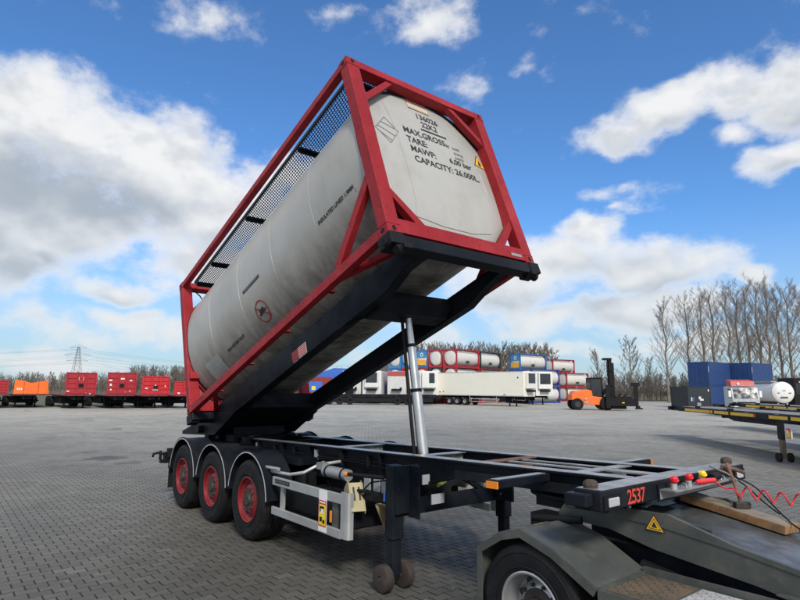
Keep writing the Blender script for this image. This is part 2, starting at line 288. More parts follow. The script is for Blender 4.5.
# ------------------------------------------------------------------ mesh helpers
class MB:
    def __init__(s): s.v = []; s.f = []; s.M = None
    def add(s, vs, fs):
        o = len(s.v)
        if s.M is not None: vs = [tuple(s.M @ Vector(p)) for p in vs]
        s.v += [tuple(p) for p in vs]; s.f += [tuple(i+o for i in q) for q in fs]; return s
    def box(s, x0, x1, y0, y1, z0, z1):
        return s.add([(x0, y0, z0), (x1, y0, z0), (x1, y1, z0), (x0, y1, z0), (x0, y0, z1), (x1, y0, z1), (x1, y1, z1), (x0, y1, z1)],
                     [(0, 3, 2, 1), (4, 5, 6, 7), (0, 1, 5, 4), (1, 2, 6, 5), (2, 3, 7, 6), (3, 0, 4, 7)])
    def bar(s, p, q, w, h, up=(0, 0, 1)):
        """box-section bar from p to q"""
        p = Vector(p); q = Vector(q); d = (q-p).normalized(); up = Vector(up)
        a = d.cross(up)
        if a.length < 1e-4: a = d.cross(Vector((1, 0, 0)))
        a.normalize(); b = a.cross(d).normalized(); vs = []
        for c in (p, q):
            for i, j in ((-1, -1), (1, -1), (1, 1), (-1, 1)): vs.append(c+a*i*w/2+b*j*h/2)
        return s.add(vs, [(0, 3, 2, 1), (4, 5, 6, 7), (0, 1, 5, 4), (1, 2, 6, 5), (2, 3, 7, 6), (3, 0, 4, 7)])
    def prism(s, poly, lo, hi, ax='y'):
        n = len(poly)
        def P(a, b, t): return {'y': (a, t, b), 'x': (t, a, b), 'z': (a, b, t)}[ax]
        vs = [P(a, b, lo) for a, b in poly]+[P(a, b, hi) for a, b in poly]
        fs = [tuple(range(n-1, -1, -1)), tuple(range(n, 2*n))]+[(i, (i+1) % n, n+(i+1) % n, n+i) for i in range(n)]
        return s.add(vs, fs)
    def cyl(s, p, q, r, r2=None, n=16, caps=True):
        r2 = r if r2 is None else r2
        p = Vector(p); q = Vector(q); d = (q-p).normalized(); a = d.orthogonal().normalized(); b = d.cross(a); vs = []
        for c, rr in ((p, r), (q, r2)):
            for i in range(n): t = 2*math.pi*i/n; vs.append(c+(a*math.cos(t)+b*math.sin(t))*rr)
        fs = [(i, (i+1) % n, n+(i+1) % n, n+i) for i in range(n)]
        if caps: fs += [tuple(range(n-1, -1, -1)), tuple(range(n, 2*n))]
        return s.add(vs, fs)
    def tube(s, pts, r, n=8):
        pts = [Vector(p) for p in pts]; vs = []; fs = []; prev = None
        for i, p in enumerate(pts):
            d = (pts[min(i+1, len(pts)-1)]-pts[max(i-1, 0)]).normalized()
            a = d.orthogonal().normalized() if prev is None else (prev-d*prev.dot(d)).normalized()
            prev = a; b = d.cross(a)
            for k in range(n): t = 2*math.pi*k/n; vs.append(p+(a*math.cos(t)+b*math.sin(t))*r)
        for i in range(len(pts)-1):
            for k in range(n): fs.append((i*n+k, i*n+(k+1) % n, (i+1)*n+(k+1) % n, (i+1)*n+k))
        fs += [tuple(range(n-1, -1, -1)), tuple(range((len(pts)-1)*n, len(pts)*n))]
        return s.add(vs, fs)
    def lathe(s, prof, c=(0, 0, 0), ax='y', n=32, closed=False, t0=0, t1=2*math.pi):
        """prof = [(radius, along-axis)]"""
        vs = []; fs = []; m_ = len(prof); full = abs(t1-t0-2*math.pi) < 1e-6; N = n if full else n+1
        for i in range(N):
            t = t0+(t1-t0)*i/n; cs, sn = math.cos(t), math.sin(t)
            for r, a in prof:
                vs.append({'y': (c[0]+r*cs, c[1]+a, c[2]+r*sn), 'x': (c[0]+a, c[1]+r*cs, c[2]+r*sn), 'z': (c[0]+r*cs, c[1]+r*sn, c[2]+a)}[ax])
        K = m_ if closed else m_-1
        for i in range(n):
            j = (i+1) % N
            for k in range(K): l = (k+1) % m_; fs.append((i*m_+k, i*m_+l, j*m_+l, j*m_+k))
        return s.add(vs, fs)
    def sphere(s, c, r, n=12, sc=(1, 1, 1)):
        prof = [(max(1e-4, r*math.sin(math.pi*i/n)), -r*math.cos(math.pi*i/n)) for i in range(n+1)]
        t = MB(); t.lathe(prof, ax='z', n=n*2)
        return s.add([(c[0]+x*sc[0], c[1]+y*sc[1], c[2]+z*sc[2]) for x, y, z in t.v], t.f)
    def mesh(s, name):
        me = bpy.data.meshes.new(name); me.from_pydata(s.v, [], s.f)
        bm = bmesh.new(); bm.from_mesh(me); bmesh.ops.recalc_face_normals(bm, faces=bm.faces); bm.to_mesh(me); bm.free()
        return me
def part(name, mb, m_, parent=None, bevel=0, smooth=False, label=None, kind=None, me=None):
    me = me or mb.mesh(name)
    if not me.materials: me.materials.append(m_)
    o = bpy.data.objects.new(name, me); COL.objects.link(o)
    if parent is not None: o.parent = parent
    if smooth:
        for p in me.polygons: p.use_smooth = True
        me.set_sharp_from_angle(angle=R(38))
    if bevel:
        b = o.modifiers.new('bevel', 'BEVEL'); b.width = bevel; b.segments = 2; b.limit_method = 'ANGLE'; b.angle_limit = R(40); b.harden_normals = False
    if label: o['label'] = label
    if kind: o['kind'] = kind
    return o
def tag(o, label, cat, group=None, kind=None):
    o['label'] = label; o['category'] = cat
    if group: o['group'] = group
    if kind: o['kind'] = kind
    return o
def thing(name, label, cat, loc=(0, 0, 0), rotz=0, group=None, rot=None):
    o = bpy.data.objects.new(name, None); COL.objects.link(o); o.empty_display_size = .2
    o.location = loc; o.rotation_euler = rot if rot else (0, 0, rotz)
    return tag(o, label, cat, group)
def copy_tree(root, loc, rotz, label, group=None):
    r = root.copy(); COL.objects.link(r); r.location = loc; r.rotation_euler = (0, 0, rotz); r['label'] = label
    if group: r['group'] = group
    for ch in list(root.children):
        c = ch.copy(); COL.objects.link(c); c.parent = r
        for gch in list(ch.children):
            d = gch.copy(); COL.objects.link(d); d.parent = c
    return r
def text_mb(txt, size, fn, align='LEFT', bold=0.0, spacing=1.0):
    """lettering as mesh; fn maps (u, v, w) -> xyz"""
    cu = bpy.data.curves.new('t', 'FONT'); cu.body = txt; cu.size = size; cu.align_x = align; cu.extrude = 0.0; cu.offset = bold; cu.space_character = spacing; cu.resolution_u = 3
    ob = bpy.data.objects.new('t', cu); COL.objects.link(ob); bpy.context.view_layer.update()
    me = bpy.data.meshes.new_from_object(ob.evaluated_get(bpy.context.evaluated_depsgraph_get()))
    mb = MB(); mb.v = [fn(v.co.x, v.co.y) for v in me.vertices]; mb.f = [tuple(p.vertices) for p in me.polygons]
    bpy.data.objects.remove(ob); bpy.data.curves.remove(cu); bpy.data.meshes.remove(me)
    return mb
def text_part(txt, size, fn, m_, parent, name='lettering', **kw):
    mb = text_mb(txt, size, fn, **kw); me = bpy.data.meshes.new(name); me.from_pydata(mb.v, [], mb.f); me.materials.append(m_)
    return part(name, None, m_, parent, me=me)

# ------------------------------------------------------------------ ground
gz = -.008
gm = MB(); gm.box(-2500, 2500, -2500, 2500, gz-.5, gz)
ground = part('ground', gm, grass); ground['kind'] = 'structure'
yard = MB()
yc = [at(-900, 47), at(-20, 51), at(190, 78), at(300, 115), at(560, 135), at(700, 108), at(1200, 60), Vector((60, 0, 0)), Vector((60, -60, 0)), Vector((-30, -60, 0))]
yard.add([(p.x, p.y, gz+.004) for p in yc], [tuple(range(len(yc)))])
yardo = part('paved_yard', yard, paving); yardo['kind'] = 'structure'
# blocks near enough to be told apart: geometry with real joints
def block_outline():
    L = BLK_L/2-.0035; w0, w1 = BLK_P/2+BLK_A-.0022, BLK_P/2-BLK_A-.0022
    y1, y2 = BLK_L*(.25+.139), BLK_L*(.25-.139)
    return [(-w0, -L), (w0, -L), (w0, -y1), (w1, -y2), (w1, y2), (w0, y1), (w0, L), (-w0, L), (-w0, y1), (-w1, y2), (-w1, -y2), (-w0, -y1)]
ol = block_outline(); nb = len(ol); ch = .004
bv = [(x, y, -.03) for x, y in ol]+[(x, y, -.003) for x, y in ol]+[(x-math.copysign(ch, x), y-(math.copysign(ch, y) if abs(y) > BLK_L*.4 else 0), 0) for x, y in ol]
bf = [(i, (i+1) % nb, nb+(i+1) % nb, nb+i) for i in range(nb)]+[(nb+i, nb+(i+1) % nb, 2*nb+(i+1) % nb, 2*nb+i) for i in range(nb)]
top = [2*nb+i for i in range(nb)]; bf += [(top[0], top[1], top[2], top[11]), (top[11], top[2], top[3], top[10]), (top[10], top[3], top[4], top[9]), (top[9], top[4], top[5], top[8]), (top[8], top[5], top[6], top[7])]
cand = []
cx, cy = CAM.x, CAM.y
for i in range(-10, 110):
    for j in range(-70, 80):
        x = (i+.5)*BLK_P-4; k = round(x/BLK_P-.5); x = (k+.5)*BLK_P
        y = (j+(.5 if k % 2 else 0.0)+.5)*BLK_L
        d = Vector((x-CAM.x, y-CAM.y, -CAM.z)); D = d.dot(FW); s_ = d.dot(RT)
        if D < 4.6 or D > 15.5 or abs(s_) > D*.78+.5: continue
        cand.append((D*D+s_*s_, x, y, k))
cand = sorted(set(cand))
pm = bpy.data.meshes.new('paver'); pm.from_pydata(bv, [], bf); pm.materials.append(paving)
def visible(x, y):
    d = Vector((x, y, 0))-CAM; w = d.dot(_f); u_ = d.dot(_r2)/w*FPX+400; v_ = 300-d.dot(_u2)/w*FPX
    if not (-5 < u_ < 805 and v_ < 606): return False
    if 476 < u_ and v_ > 515: return False      # behind the tractor
    return True
vis = [c for c in cand if visible(c[1], c[2])]; near = set((c[1], c[2]) for c in vis[:300])
bva = np.array(bv); VS = []; FS = []; o_ = 0
for c in cand:
    dz = random.uniform(-.0018, .0012)
    if (c[1], c[2]) in near:
        o = bpy.data.objects.new('paver', pm); COL.objects.link(o); o.parent = yardo; o.location = (c[1], c[2], dz); o.rotation_euler = (random.gauss(0, .006), random.gauss(0, .006), 0)
    else:
        VS.append(bva+np.array([c[1], c[2], dz])); FS += [tuple(q+o_ for q in f_) for f_ in bf]; o_ += len(bv)
VS = np.concatenate(VS)
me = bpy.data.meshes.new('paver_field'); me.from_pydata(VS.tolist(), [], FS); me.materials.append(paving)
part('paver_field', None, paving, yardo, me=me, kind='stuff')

# ================================================================== the tipped tank container
TH = .357; CL, CW, CH = 6.058, 1.219, 2.591
TCN = thing('tank_container', 'white tank container in a red frame, tipped up high above the black chassis', 'tank container', (-.005, 0, 1.544), rot=(0, -TH, 0))
TR, TZ = 1.19, 1.30                                              # tank radius and axis height in the frame
for sx in (0, 1):                                                  # corner posts
    for sy in (-1, 1):
        x0, x1 = (CL-.162, CL-.004) if sx else (.004, .162)
        y0, y1 = sorted((sy*(CW-.003), sy*(CW-.185)))
        b = MB(); b.box(x0, x1, y0, y1, .118, CH-.118); part('corner_post', b, red, TCN, bevel=.008)
        for sz in (0, 1):
            c = MB(); z0, z1 = (CH-.118, CH) if sz else (0, .118)
            c.box(CL-.178 if sx else 0, CL if sx else .178, *sorted((sy*CW, sy*(CW-.166))), z0, z1)
            cc = part('corner_casting', c, red, TCN, bevel=.012)
            # the openings: dark plates on the faces paint in the shade of the hollows
            zc = (z0+z1)/2; ex = CL-.001 if sx else .001; r_ = .032
            h = MB(); h.prism([((CL-.089 if sx else .089)+r_*1.1*math.cos(2*math.pi*i/16), zc+r_*.95*math.sin(2*math.pi*i/16)) for i in range(16)], *sorted((sy*(CW-.02), sy*(CW+.0015))), 'y'); part('aperture_shade', h, rubberpad, cc)
            h = MB(); h.prism([(sy*(CW-.089)+r_*.85*math.cos(2*math.pi*i/16), zc+r_*1.1*math.sin(2*math.pi*i/16)) for i in range(16)], *(sorted((ex, ex+(.0025 if sx else -.0025)))), 'x'); part('aperture_shade', h, rubberpad, cc)
for sy in (-1, 1):
    y0, y1 = sorted((sy*(CW-.008), sy*(CW-.11)))
    b = MB(); b.box(.178, CL-.178, y0, y1, CH-.105, CH-.012); part('top_side_rail', b, red, TCN, bevel=.006)
    b = MB(); b.box(.178, CL-.178, y0, y1, .006, .125); part('bottom_side_rail', b, red, TCN, bevel=.006)
    # raking brace from the foot of the front post and its flat brace inward
    b = MB(); b.bar((CL-.10, sy*(CW-.055), .86), (CL-1.02, sy*(CW-.055), .135), .085, .11); part('brace', b, red, TCN, bevel=.005)
    b = MB(); b.bar((CL-1.1, sy*(CW-.08), .05), (CL-.13, sy*.74, .05), .08, .08); part('brace', b, red, TCN, bevel=.005)
    b = MB(); b.bar((1.1, sy*(CW-.08), .05), (.13, sy*.74, .05), .08, .08); part('brace', b, red, TCN, bevel=.005)
b = MB(); b.box(.16, .24, -CW+.02, -.3, .60, .72); b.box(.16, .24, .3, CW-.02, .60, .72); part('saddle_bar', b, red, TCN, bevel=.005)
for sx in (0, 1):
    x0, x1 = (CL-.172, CL-.006) if sx else (.006, .172)
    b = MB(); b.box(x0, x1, -CW+.166, CW-.166, CH-.125, CH-.004); part('top_end_rail', b, red, TCN, bevel=.008)
    b = MB(); b.box(x0, x1, -CW+.166, CW-.166, .022, .205)
    part('bottom_end_rail', b, red, TCN, bevel=.006)
    for sy in (-1, 1):                                             # diagonal corner gussets with a lightening hole between post and gusset
        xg0, xg1 = (CL-.115, CL-.03) if sx else (.03, .115)
        def G(pts): return [(sy*a, b_) for a, b_ in pts]
        b = MB(); b.prism(G([(1.03, .66), (1.03, .54), (.74, .205), (.60, .205)]), xg0, xg1, 'x')
        part('corner_gusset', b, red, TCN)
        b = MB(); b.prism(G([(1.03, 1.95), (1.03, 2.06), (.60, CH-.125), (.49, CH-.125)]), xg0, xg1, 'x')
        part('corner_gusset', b, red, TCN)
# tank section: a cylinder drawn out slightly towards the corners of the frame
NSE = 2.38
def sef(y, z):
    r = math.hypot(y, z-TZ)
    if r < 1e-6: return 1.0
    return 1/((abs(y)/r)**NSE+(abs(z-TZ)/r)**NSE)**(1/NSE)
def squarish(b): b.v = [(x, y*sef(y, z), TZ+(z-TZ)*sef(y, z)) for x, y, z in b.v]; return b
# tank shell as clad drums with recessed seams
seams = [.17, 1.24, 2.42, 3.56, 4.72, CL-.172]
for a0, a1 in zip(seams[:-1], seams[1:]):
    b = MB(); r_ = TR
    b.lathe([(r_-.008, a0+.002), (r_-.001, a0+.005), (r_, a0+.008), (r_, a0+.012), (r_, a0+.03), (r_, a1-.03), (r_, a1-.012), (r_, a1-.008), (r_-.001, a1-.005), (r_-.008, a1-.002)], c=(0, 0, TZ), ax='x', n=96); squarish(b)
    part('shell_course', b, tankm, TCN, smooth=True)
b = MB(); b.lathe([(TR-.014, .17), (TR-.014, CL-.172)], c=(0, 0, TZ), ax='x', n=64); squarish(b); part('inner_shell', b, ink, TCN, smooth=True)
def head_off(r): 
    q = min(1, r/TR); return .062*(1-q**6)
HX = CL-.172
for sx in (1, 0):
    prof = [(TR*(i/24), 0) for i in range(25)]; prof[0] = (1e-4, 0)
    prof = [(r, (HX+head_off(r)) if sx else (.17-head_off(r))) for r, _ in prof]
    b = MB(); b.lathe(prof, c=(0, 0, TZ), ax='x', n=96); squarish(b)
    hd = part('tank_head', b, headm, TCN, smooth=True)
    b = MB(); e = HX if sx else .17; s1 = 1 if sx else -1
    b.lathe([(TR-.02, e+s1*.012), (TR-.016, e+s1*.034), (TR+.006, e+s1*.03), (TR+.008, e-s1*.012), (TR+.001, e-s1*.015)], c=(0, 0, TZ), ax='x', n=96); squarish(b)
    part('rim_seal', b, rubberpad, TCN, smooth=True)
    if sx: HEAD = hd
# pressed panel edge on the head
def onhead(y, z, w=.003): return (HX+head_off(math.hypot(y, z-TZ)/sef(y, z))+w, y, z)
def strip(pts, w, m_, name, th=.006):
    b = MB(); q = []
    for (p0, p1) in zip(pts[:-1], pts[1:]):
        n = 6
        for i in range(n): q.append(tuple(p0[k]+(p1[k]-p0[k])*i/n for k in (0, 1)))
    q.append(pts[-1]); b.tube([onhead(y, z, th*.3) for y, z in q], w, 6); return part(name, b, m_, HEAD, smooth=True)
strip([(-.66, 2.20), (-.58, 1.8), (-.545, 1.2), (-.56, .62), (-.60, .42), (-.2, .36), (.3, .36), (.68, .44), (.74, .62), (.86, 1.1), (.84, 1.45)], .008, headm, 'head_bead')
# lettering on the head
def ht(y0, z0): return lambda u, v: onhead(y0+u, z0+v, .0035)
for txt, y0, z0, sz in (('136026', -.13, 2.10, .135), ('22K2', -.07, 1.965, .135), ('MAX.GROSS.', -.44, 1.75, .135), ('kg', .30, 1.76, .07), ('TARE:', -.42, 1.60, .135), ('34.000', .42, 1.75, .05), ('3.940 kg', .42, 1.66, .05), ('8.660 lb', .42, 1.58, .05),
                       ('MAWP:', -.40, 1.45, .135), ('6,00 bar', .28, 1.47, .125), ('CAPACITY: 26.000L.', -.38, 1.29, .135)):
    text_part(txt, sz, ht(y0, z0), ink if sz > .1 else fadeink, HEAD, bold=.003)
def head_quad(pts, m_, name, w=.003):
    b = MB(); n = 6; vs = []
    for i in range(n+1):
        for j in range(n+1):
            u, v = i/n, j/n
            y = (pts[0][0]*(1-u)+pts[1][0]*u)*(1-v)+(pts[3][0]*(1-u)+pts[2][0]*u)*v
            z = (pts[0][1]*(1-u)+pts[1][1]*u)*(1-v)+(pts[3][1]*(1-u)+pts[2][1]*u)*v
            vs.append(onhead(y, z, w))
    fs = [(i*(n+1)+j, (i+1)*(n+1)+j, (i+1)*(n+1)+j+1, i*(n+1)+j+1) for i in range(n) for j in range(n)]
    me = bpy.data.meshes.new(name); me.from_pydata(vs, [], fs); me.materials.append(m_); return part(name, None, m_, HEAD, me=me)
head_quad([(-.10, 1.925), (.36, 1.925), (.36, 1.895), (-.10, 1.895)], ink, 'ink_bar')
head_quad([(-.21, 2.40), (.17, 2.40), (.17, 2.27), (-.21, 2.27)], mat('tan_plate', (.50, .36, .22), .5), 'name_plate')
for k in range(9): head_quad([(-.19+k*.04, 2.37), (-.17+k*.04, 2.37), (-.165+k*.04, 2.30), (-.185+k*.04, 2.30)], white, 'plate_mark', .0045)
for zz in (2.405, 2.265): head_quad([(-.21, zz+.006), (.17, zz+.006), (.17, zz-.006), (-.21, zz-.006)], ink, 'plate_edge', .0045)
# yellow hazard plate
head_quad([(.80, 1.60), (.93, 1.83), (1.06, 1.60), (.93, 1.60)], ink, 'hazard_plate_edge', .003)
hz = MB(); me = bpy.data.meshes.new('hazard_plate'); me.from_pydata([onhead(.825, 1.612, .006), onhead(1.035, 1.612, .006), onhead(.93, 1.80, .006)], [], [(0, 1, 2)]); me.materials.append(yellow); part('hazard_plate', None, yellow, HEAD, me=me)
me = bpy.data.meshes.new('flame_mark'); me.from_pydata([onhead(.895, 1.63, .008), onhead(.965, 1.63, .008), onhead(.93, 1.74, .008)], [], [(0, 1, 2)]); me.materials.append(ink); part('flame_mark', None, ink, HEAD, me=me)
# outline of a removed diamond placard
dm = [(-.72, 1.88), (-.54, 1.70), (-.72, 1.46), (-.90, 1.66), (-.72, 1.88)]
b = MB()
for p0, p1 in list(zip(dm[:-1], dm[1:]))+[((-.80, 1.78), (-.58, 1.72)), ((-.86, 1.70), (-.62, 1.60)), ((-.84, 1.60), (-.68, 1.50))]: b.tube([onhead(p0[0]+(p1[0]-p0[0])*i/5, p0[1]+(p1[1]-p0[1])*i/5, .002) for i in range(6)], .0055, 5)
part('placard_outline', b, mat('glue_grey', (.22, .22, .21), .7), HEAD)
# things on the flank: fn(u along length, v up the curve)
def flank(a, deg, w=.004): t = R(deg); k = sef(-math.cos(t), TZ+math.sin(t)); return (a, -(TR*k+w)*math.cos(t), TZ+(TR*k+w)*math.sin(t))
def ft(a0, deg0): return lambda u, v: flank(a0+u, deg0+math.degrees(v/TR))
text_part('INSULATED LINED 1.9MM', .072, ft(4.78, -18.6), ink, TCN, bold=.002)
text_part('NON RETURN VALVE', .066, ft(1.50, -35.5), ink, TCN, bold=.002)
text_part('J', .06, ft(5.6, -21), ink, TCN)
def ring(a0, deg0, r0, r1, m_, name, w=.004, fn=None):
    b = MB(); n = 40; vs = []
    for i in range(n):
        t = 2*math.pi*i/n
        for r in (r0, r1): vs.append(flank(a0+r*math.cos(t), deg0+math.degrees(r*math.sin(t)/TR), w))
    fs = [(2*i, 2*i+1, (2*i+3) % (2*n), (2*i+2) % (2*n)) for i in range(n)]
    me = bpy.data.meshes.new(name); me.from_pydata(vs, [], fs); me.materials.append(m_); return part(name, None, m_, TCN, me=me)
wr = mat('dull_red_mark', (.30, .04, .04), .6)
ring(2.87, -31.8, .148, .172, wr, 'red_ring')
def fquad(pts, m_, name, w=.004):
    n = 5; vs = []
    for i in range(n+1):
        for j in range(n+1):
            u, v = i/n, j/n
            x = (pts[0][0]*(1-u)+pts[1][0]*u)*(1-v)+(pts[3][0]*(1-u)+pts[2][0]*u)*v
            y = (pts[0][1]*(1-u)+pts[1][1]*u)*(1-v)+(pts[3][1]*(1-u)+pts[2][1]*u)*v
            vs.append(flank(x, y, w))
    fs = [(i*(n+1)+j, (i+1)*(n+1)+j, (i+1)*(n+1)+j+1, i*(n+1)+j+1) for i in range(n) for j in range(n)]
    me = bpy.data.meshes.new(name); me.from_pydata(vs, [], fs); me.materials.append(m_); return part(name, None, m_, TCN, me=me)
fquad([(2.72, -26.6), (2.74, -25.6), (3.02, -37.0), (3.00, -38.0)], wr, 'red_bar', .005)
fquad([(2.80, -30), (2.93, -29), (2.95, -32.5), (2.80, -33)], ink, 'pictogram', .006); fquad([(2.76, -32.3), (3.0, -31), (2.99, -31.9), (2.78, -33.6)], ink, 'pictogram', .0065)
fquad([(2.56, -8.6), (3.12, -8.6), (3.12, -10.8), (2.56, -10.8)], ink, 'slot_plate', .006)
fquad([(2.60, -9.2), (3.08, -9.2), (3.08, -10.2), (2.60, -10.2)], fadeink, 'slot_line', .008)
pg = mat('pale_placard', (.33, .38, .36), .4)
b = MB(); v0 = [flank(.62, -29, .012), flank(1.20, -29, .012), flank(1.20, -47, .012), flank(.62, -47, .012)]
fquad([(.66, -29.5), (1.22, -29.5), (1.22, -47), (.66, -47)], pg, 'placard', .012)
# walkway along the top: expanded-metal grating on angle bearers
wk0, wk1, yk0, yk1, zk = .30, 5.86, -1.02, -.52, 2.535
for y in (yk0, yk1):
    b = MB(); b.box(wk0, wk1, y-.016, y+.016, zk-.03, zk+.012); part('walkway_edge', b, grating, TCN)
for a in (.34, 1.1, 2.62, 4.42, 5.8):
    b = MB(); b.box(a-.045, a+.045, yk0+.02, -.50, zk-.06, zk-.026); b.box(a-.012, a+.012, yk0+.02, -.50, zk-.1, zk-.06); part('walkway_bearer', b, black, TCN)
b = MB(); st = .050; nx = int((wk1-wk0)/st); ny = int((yk1-yk0)/.036)
for j in range(ny+1):                                            # zig-zag strands
    for i in range(nx):
        a0 = wk0+i*st; y = yk0+.01+j*(yk1-yk0-.02)/ny; dy = .0095
        for h0, h1, o1, o2 in ((0, .5, -dy, dy), (.5, 1, dy, -dy)):
            p = (a0+h0*st, y+(o1 if (j % 2 == 0) else -o1), zk-.008); q = (a0+h1*st, y+(o2 if (j % 2 == 0) else -o2), zk-.008)
            w_ = .0115; b.add([(p[0], p[1]-w_, p[2]), (p[0], p[1]+w_, p[2]+.004), (q[0], q[1]+w_, q[2]+.004), (q[0], q[1]-w_, q[2])], [(0, 1, 2, 3)])
            b.add([(p[0], p[1]-w_, p[2]), (p[0], p[1]-w_, p[2]-.012), (q[0], q[1]-w_, q[2]-.012), (q[0], q[1]-w_, q[2])], [(0, 1, 2, 3)])
part('walkway_grating', b, grating, TCN, kind='stuff')
b = MB(); b.box(1.0, 5.2, -.50, -.47, 2.35, 2.50); part('spill_box_side', b, tankm, TCN)
b = MB(); b.tube([(.22, -1.05, 2.42), (.30, -.95, 2.25), (.34, -.9, 2.12), (.30, -.98, 2.0)], .012, 6); part('earth_cable', b, rubber, TCN, smooth=True)
# manlid and valves on the crown
b = MB(); b.cyl((3.1, 0, TZ+TR-.05), (3.1, 0, TZ+TR+.05), .26, n=24); part('manlid', b, alu, TCN, smooth=True)
b = MB(); b.cyl((2.2, .1, TZ+TR-.05), (2.2, .1, TZ+TR+.04), .07, n=16); part('relief_valve', b, alu, TCN, smooth=True)

# ================================================================== the tipping chassis (semi-trailer)
TRL = thing('tipping_container_trailer', 'black three-axle tipping chassis carrying the raised tank container', 'semi-trailer', (0, 0, 0))
def zt(x): return 1.17+.0245*x                                     # deck line, nose slightly up
SL = Matrix.Translation((0, 0, 1.17)) @ Matrix.Rotation(-.0245, 4, 'Y')
def sb(): b = MB(); b.M = SL; return b
# main rails: I-beams, deep at the back, shallow at the neck
for s_ in (-1, 1):
    yo, yi = s_*.52, s_*.37; ym = s_*.445
    b = sb(); lo, hi = sorted((yo, yi))
    b.prism([(-1.15, -.014), (7.9, -.014), (7.9, 0), (-1.15, 0)], lo, hi)
    b.prism([(-1.15, -.40), (5.0, -.40), (5.9, -.17), (7.9, -.17), (7.9, -.155), (5.88, -.155), (4.98, -.385), (-1.15, -.385)], lo, hi)
    b.prism([(-1.15, -.39), (5.0, -.39), (5.9, -.16), (7.9, -.16), (7.9, -.01), (-1.15, -.01)], ym-.006, ym+.006)
    part('main_rail', b, black, TRL)
    b = sb(); b.box(1.2, 7.78, lo+.006, hi-.006, .001, .005); part('scuffed_sheen_rail_top', b, deck, TRL)
for x, z1, m_ in ((-.9, 0, black), (.65, 0, black), (1.95, 0, black), (3.55, 0, deck), (5.15, -.01, deck), (6.2, .004, rust), (7.28, .0, deck)):
    wx = .065 if m_ is not black else .04; b = sb(); b.box(x-wx, x+wx, -.365, .365, z1-.012, z1-.002); b.box(x-.006, x+.006, -.365, .365, z1-.15, z1-.013); b.box(x-.04, x+.04, -.365, .365, z1-.162, z1-.151); part('crossmember', b, m_, TRL)
b = sb(); b.bar((6.28, -.10, -.01), (7.24, -.10, -.01), .07, .012); b.bar((6.28, .12, -.01), (7.24, .12, -.01), .05, .012); part('neck_stringer', b, deck, TRL)
b = sb(); b.bar((7.33, -.02, -.01), (7.76, -.02, -.01), .14, .012); part('neck_stringer', b, deck, TRL)
b = sb(); b.box(6.2, 7.78, -.36, .36, -.19, -.172); part('coupling_plate', b, black, TRL)
b = sb(); b.cyl((7.1, 0, -.19), (7.1, 0, -.28), .045, n=20); part('kingpin', b, steelworn, TRL)
# front bolster with lamps, locks, number
bol = sb(); bol.prism([(7.78, -.135), (7.99, -.135), (7.99, 0), (7.78, 0)], -1.20, 1.20); BOL = part('front_bolster', bol, black, TRL, bevel=.008)
b = sb(); b.box(7.79, 7.985, -1.18, 1.18, .001, .004); part('worn_sheen_top', b, deck, BOL)
for s_ in (-1, 1):
    b = sb(); b.box(7.76, 7.93, *sorted((s_*1.2, s_*1.29)), -.105, -.02); part('lock_arm', b, black, BOL, bevel=.01)
    b = sb(); b.M = SL @ Matrix.Translation((7.87, s_*1.13, .0)); b.lathe([(.05, 0), (.053, .025), (.048, .045), (.03, .058), (.0001, .062)], ax='z', n=8); part('twistlock', b, mat('brown_lock', (.055, .04, .032), .7, dirt=.4), BOL)
    b = sb(); b.prism([(7.992, -.115), (8.010, -.11), (8.010, -.055), (7.992, -.05)], *sorted((s_*1.13, s_*1.0))); part('position_lamp', b, mat('clear_lens', (.45, .46, .47), .25), BOL, bevel=.006)
    b = sb(); b.box(7.991, 8.002, *sorted((s_*1.18, s_*.96)), -.128, -.035); part('lamp_housing', b, rubberpad, BOL)
def nose(u, v): return tuple(SL @ Vector((7.9925, -.875+u, -.120+v)))
text_part('2537', .138, nose, redink, BOL, bold=.002, spacing=.88)
# sloping face and air connection plate right of the number
b = sb(); b.prism([(-.45, -.15), (.90, -.14), (.90, -.03), (-.45, -.03)], 7.992, 8.004, 'x'); part('nose_plate', b, black, BOL)
b = sb(); b.box(8.005, 8.13, -.44, .62, -.075, -.06); b.box(8.005, 8.012, -.44, .62, -.135, -.075); part('connection_shelf', b, deck, BOL, bevel=.003)
for y, m_ in ((-.34, redplastic), (-.10, redplastic), (.14, yelplastic)):
    b = sb(); b.cyl((8.07, y, -.065), (8.07, y, -.02), .024, n=14); part('coupling_base', b, alu, BOL, smooth=True)
    b = sb(); b.cyl((8.065, y, -.02), (8.085, y-.01, .014), .020, .032, n=18); b.sphere((8.085, y-.01, .016), .030, n=8, sc=(.8, 1, .7)); part('coupling_cap', b, m_, BOL, smooth=True)
b = sb(); b.cyl((8.10, .24, -.03), (8.10, .36, -.02), .034, n=12); part('electrical_socket', b, rubberpad, BOL, smooth=True)
for y in (-.22, .40):
    b = sb(); pts = [(8.08+.03*math.cos(t), y+.012*t, -.06+.03*math.sin(t)) for t in [i*.5 for i in range(20)]]; b.tube(pts, .004, 5); part('cap_spring', b, alu, BOL, smooth=True)
# side marker arms
for s_ in (-1, 1):
    b = sb(); b.box(6.97, 7.09, *sorted((s_*.53, s_*1.21)), -.085, -.02); mk = part('marker_arm', b, black, TRL, bevel=.006)
    b = sb(); b.box(6.985, 7.10, *sorted((s_*1.211, s_*1.228)), -.082, -.028); part('amber_lamp', b, amber, mk)
    b = sb(); b.box(6.99, 7.07, *sorted((s_*.56, s_*1.18)), -.019, -.016); part('arm_top', b, deck, mk)
b = sb(); b.prism([(5.95, -.17), (7.78, -.17), (7.78, -.09), (5.95, -.09)], -.56, -.525); b.cyl((7.55, -.75, -.17), (7.75, -.75, -.17), .06); b.box(7.5, 7.78, -.8, -.56, -.15, -.08); part('neck_stiffener', b, black, TRL)
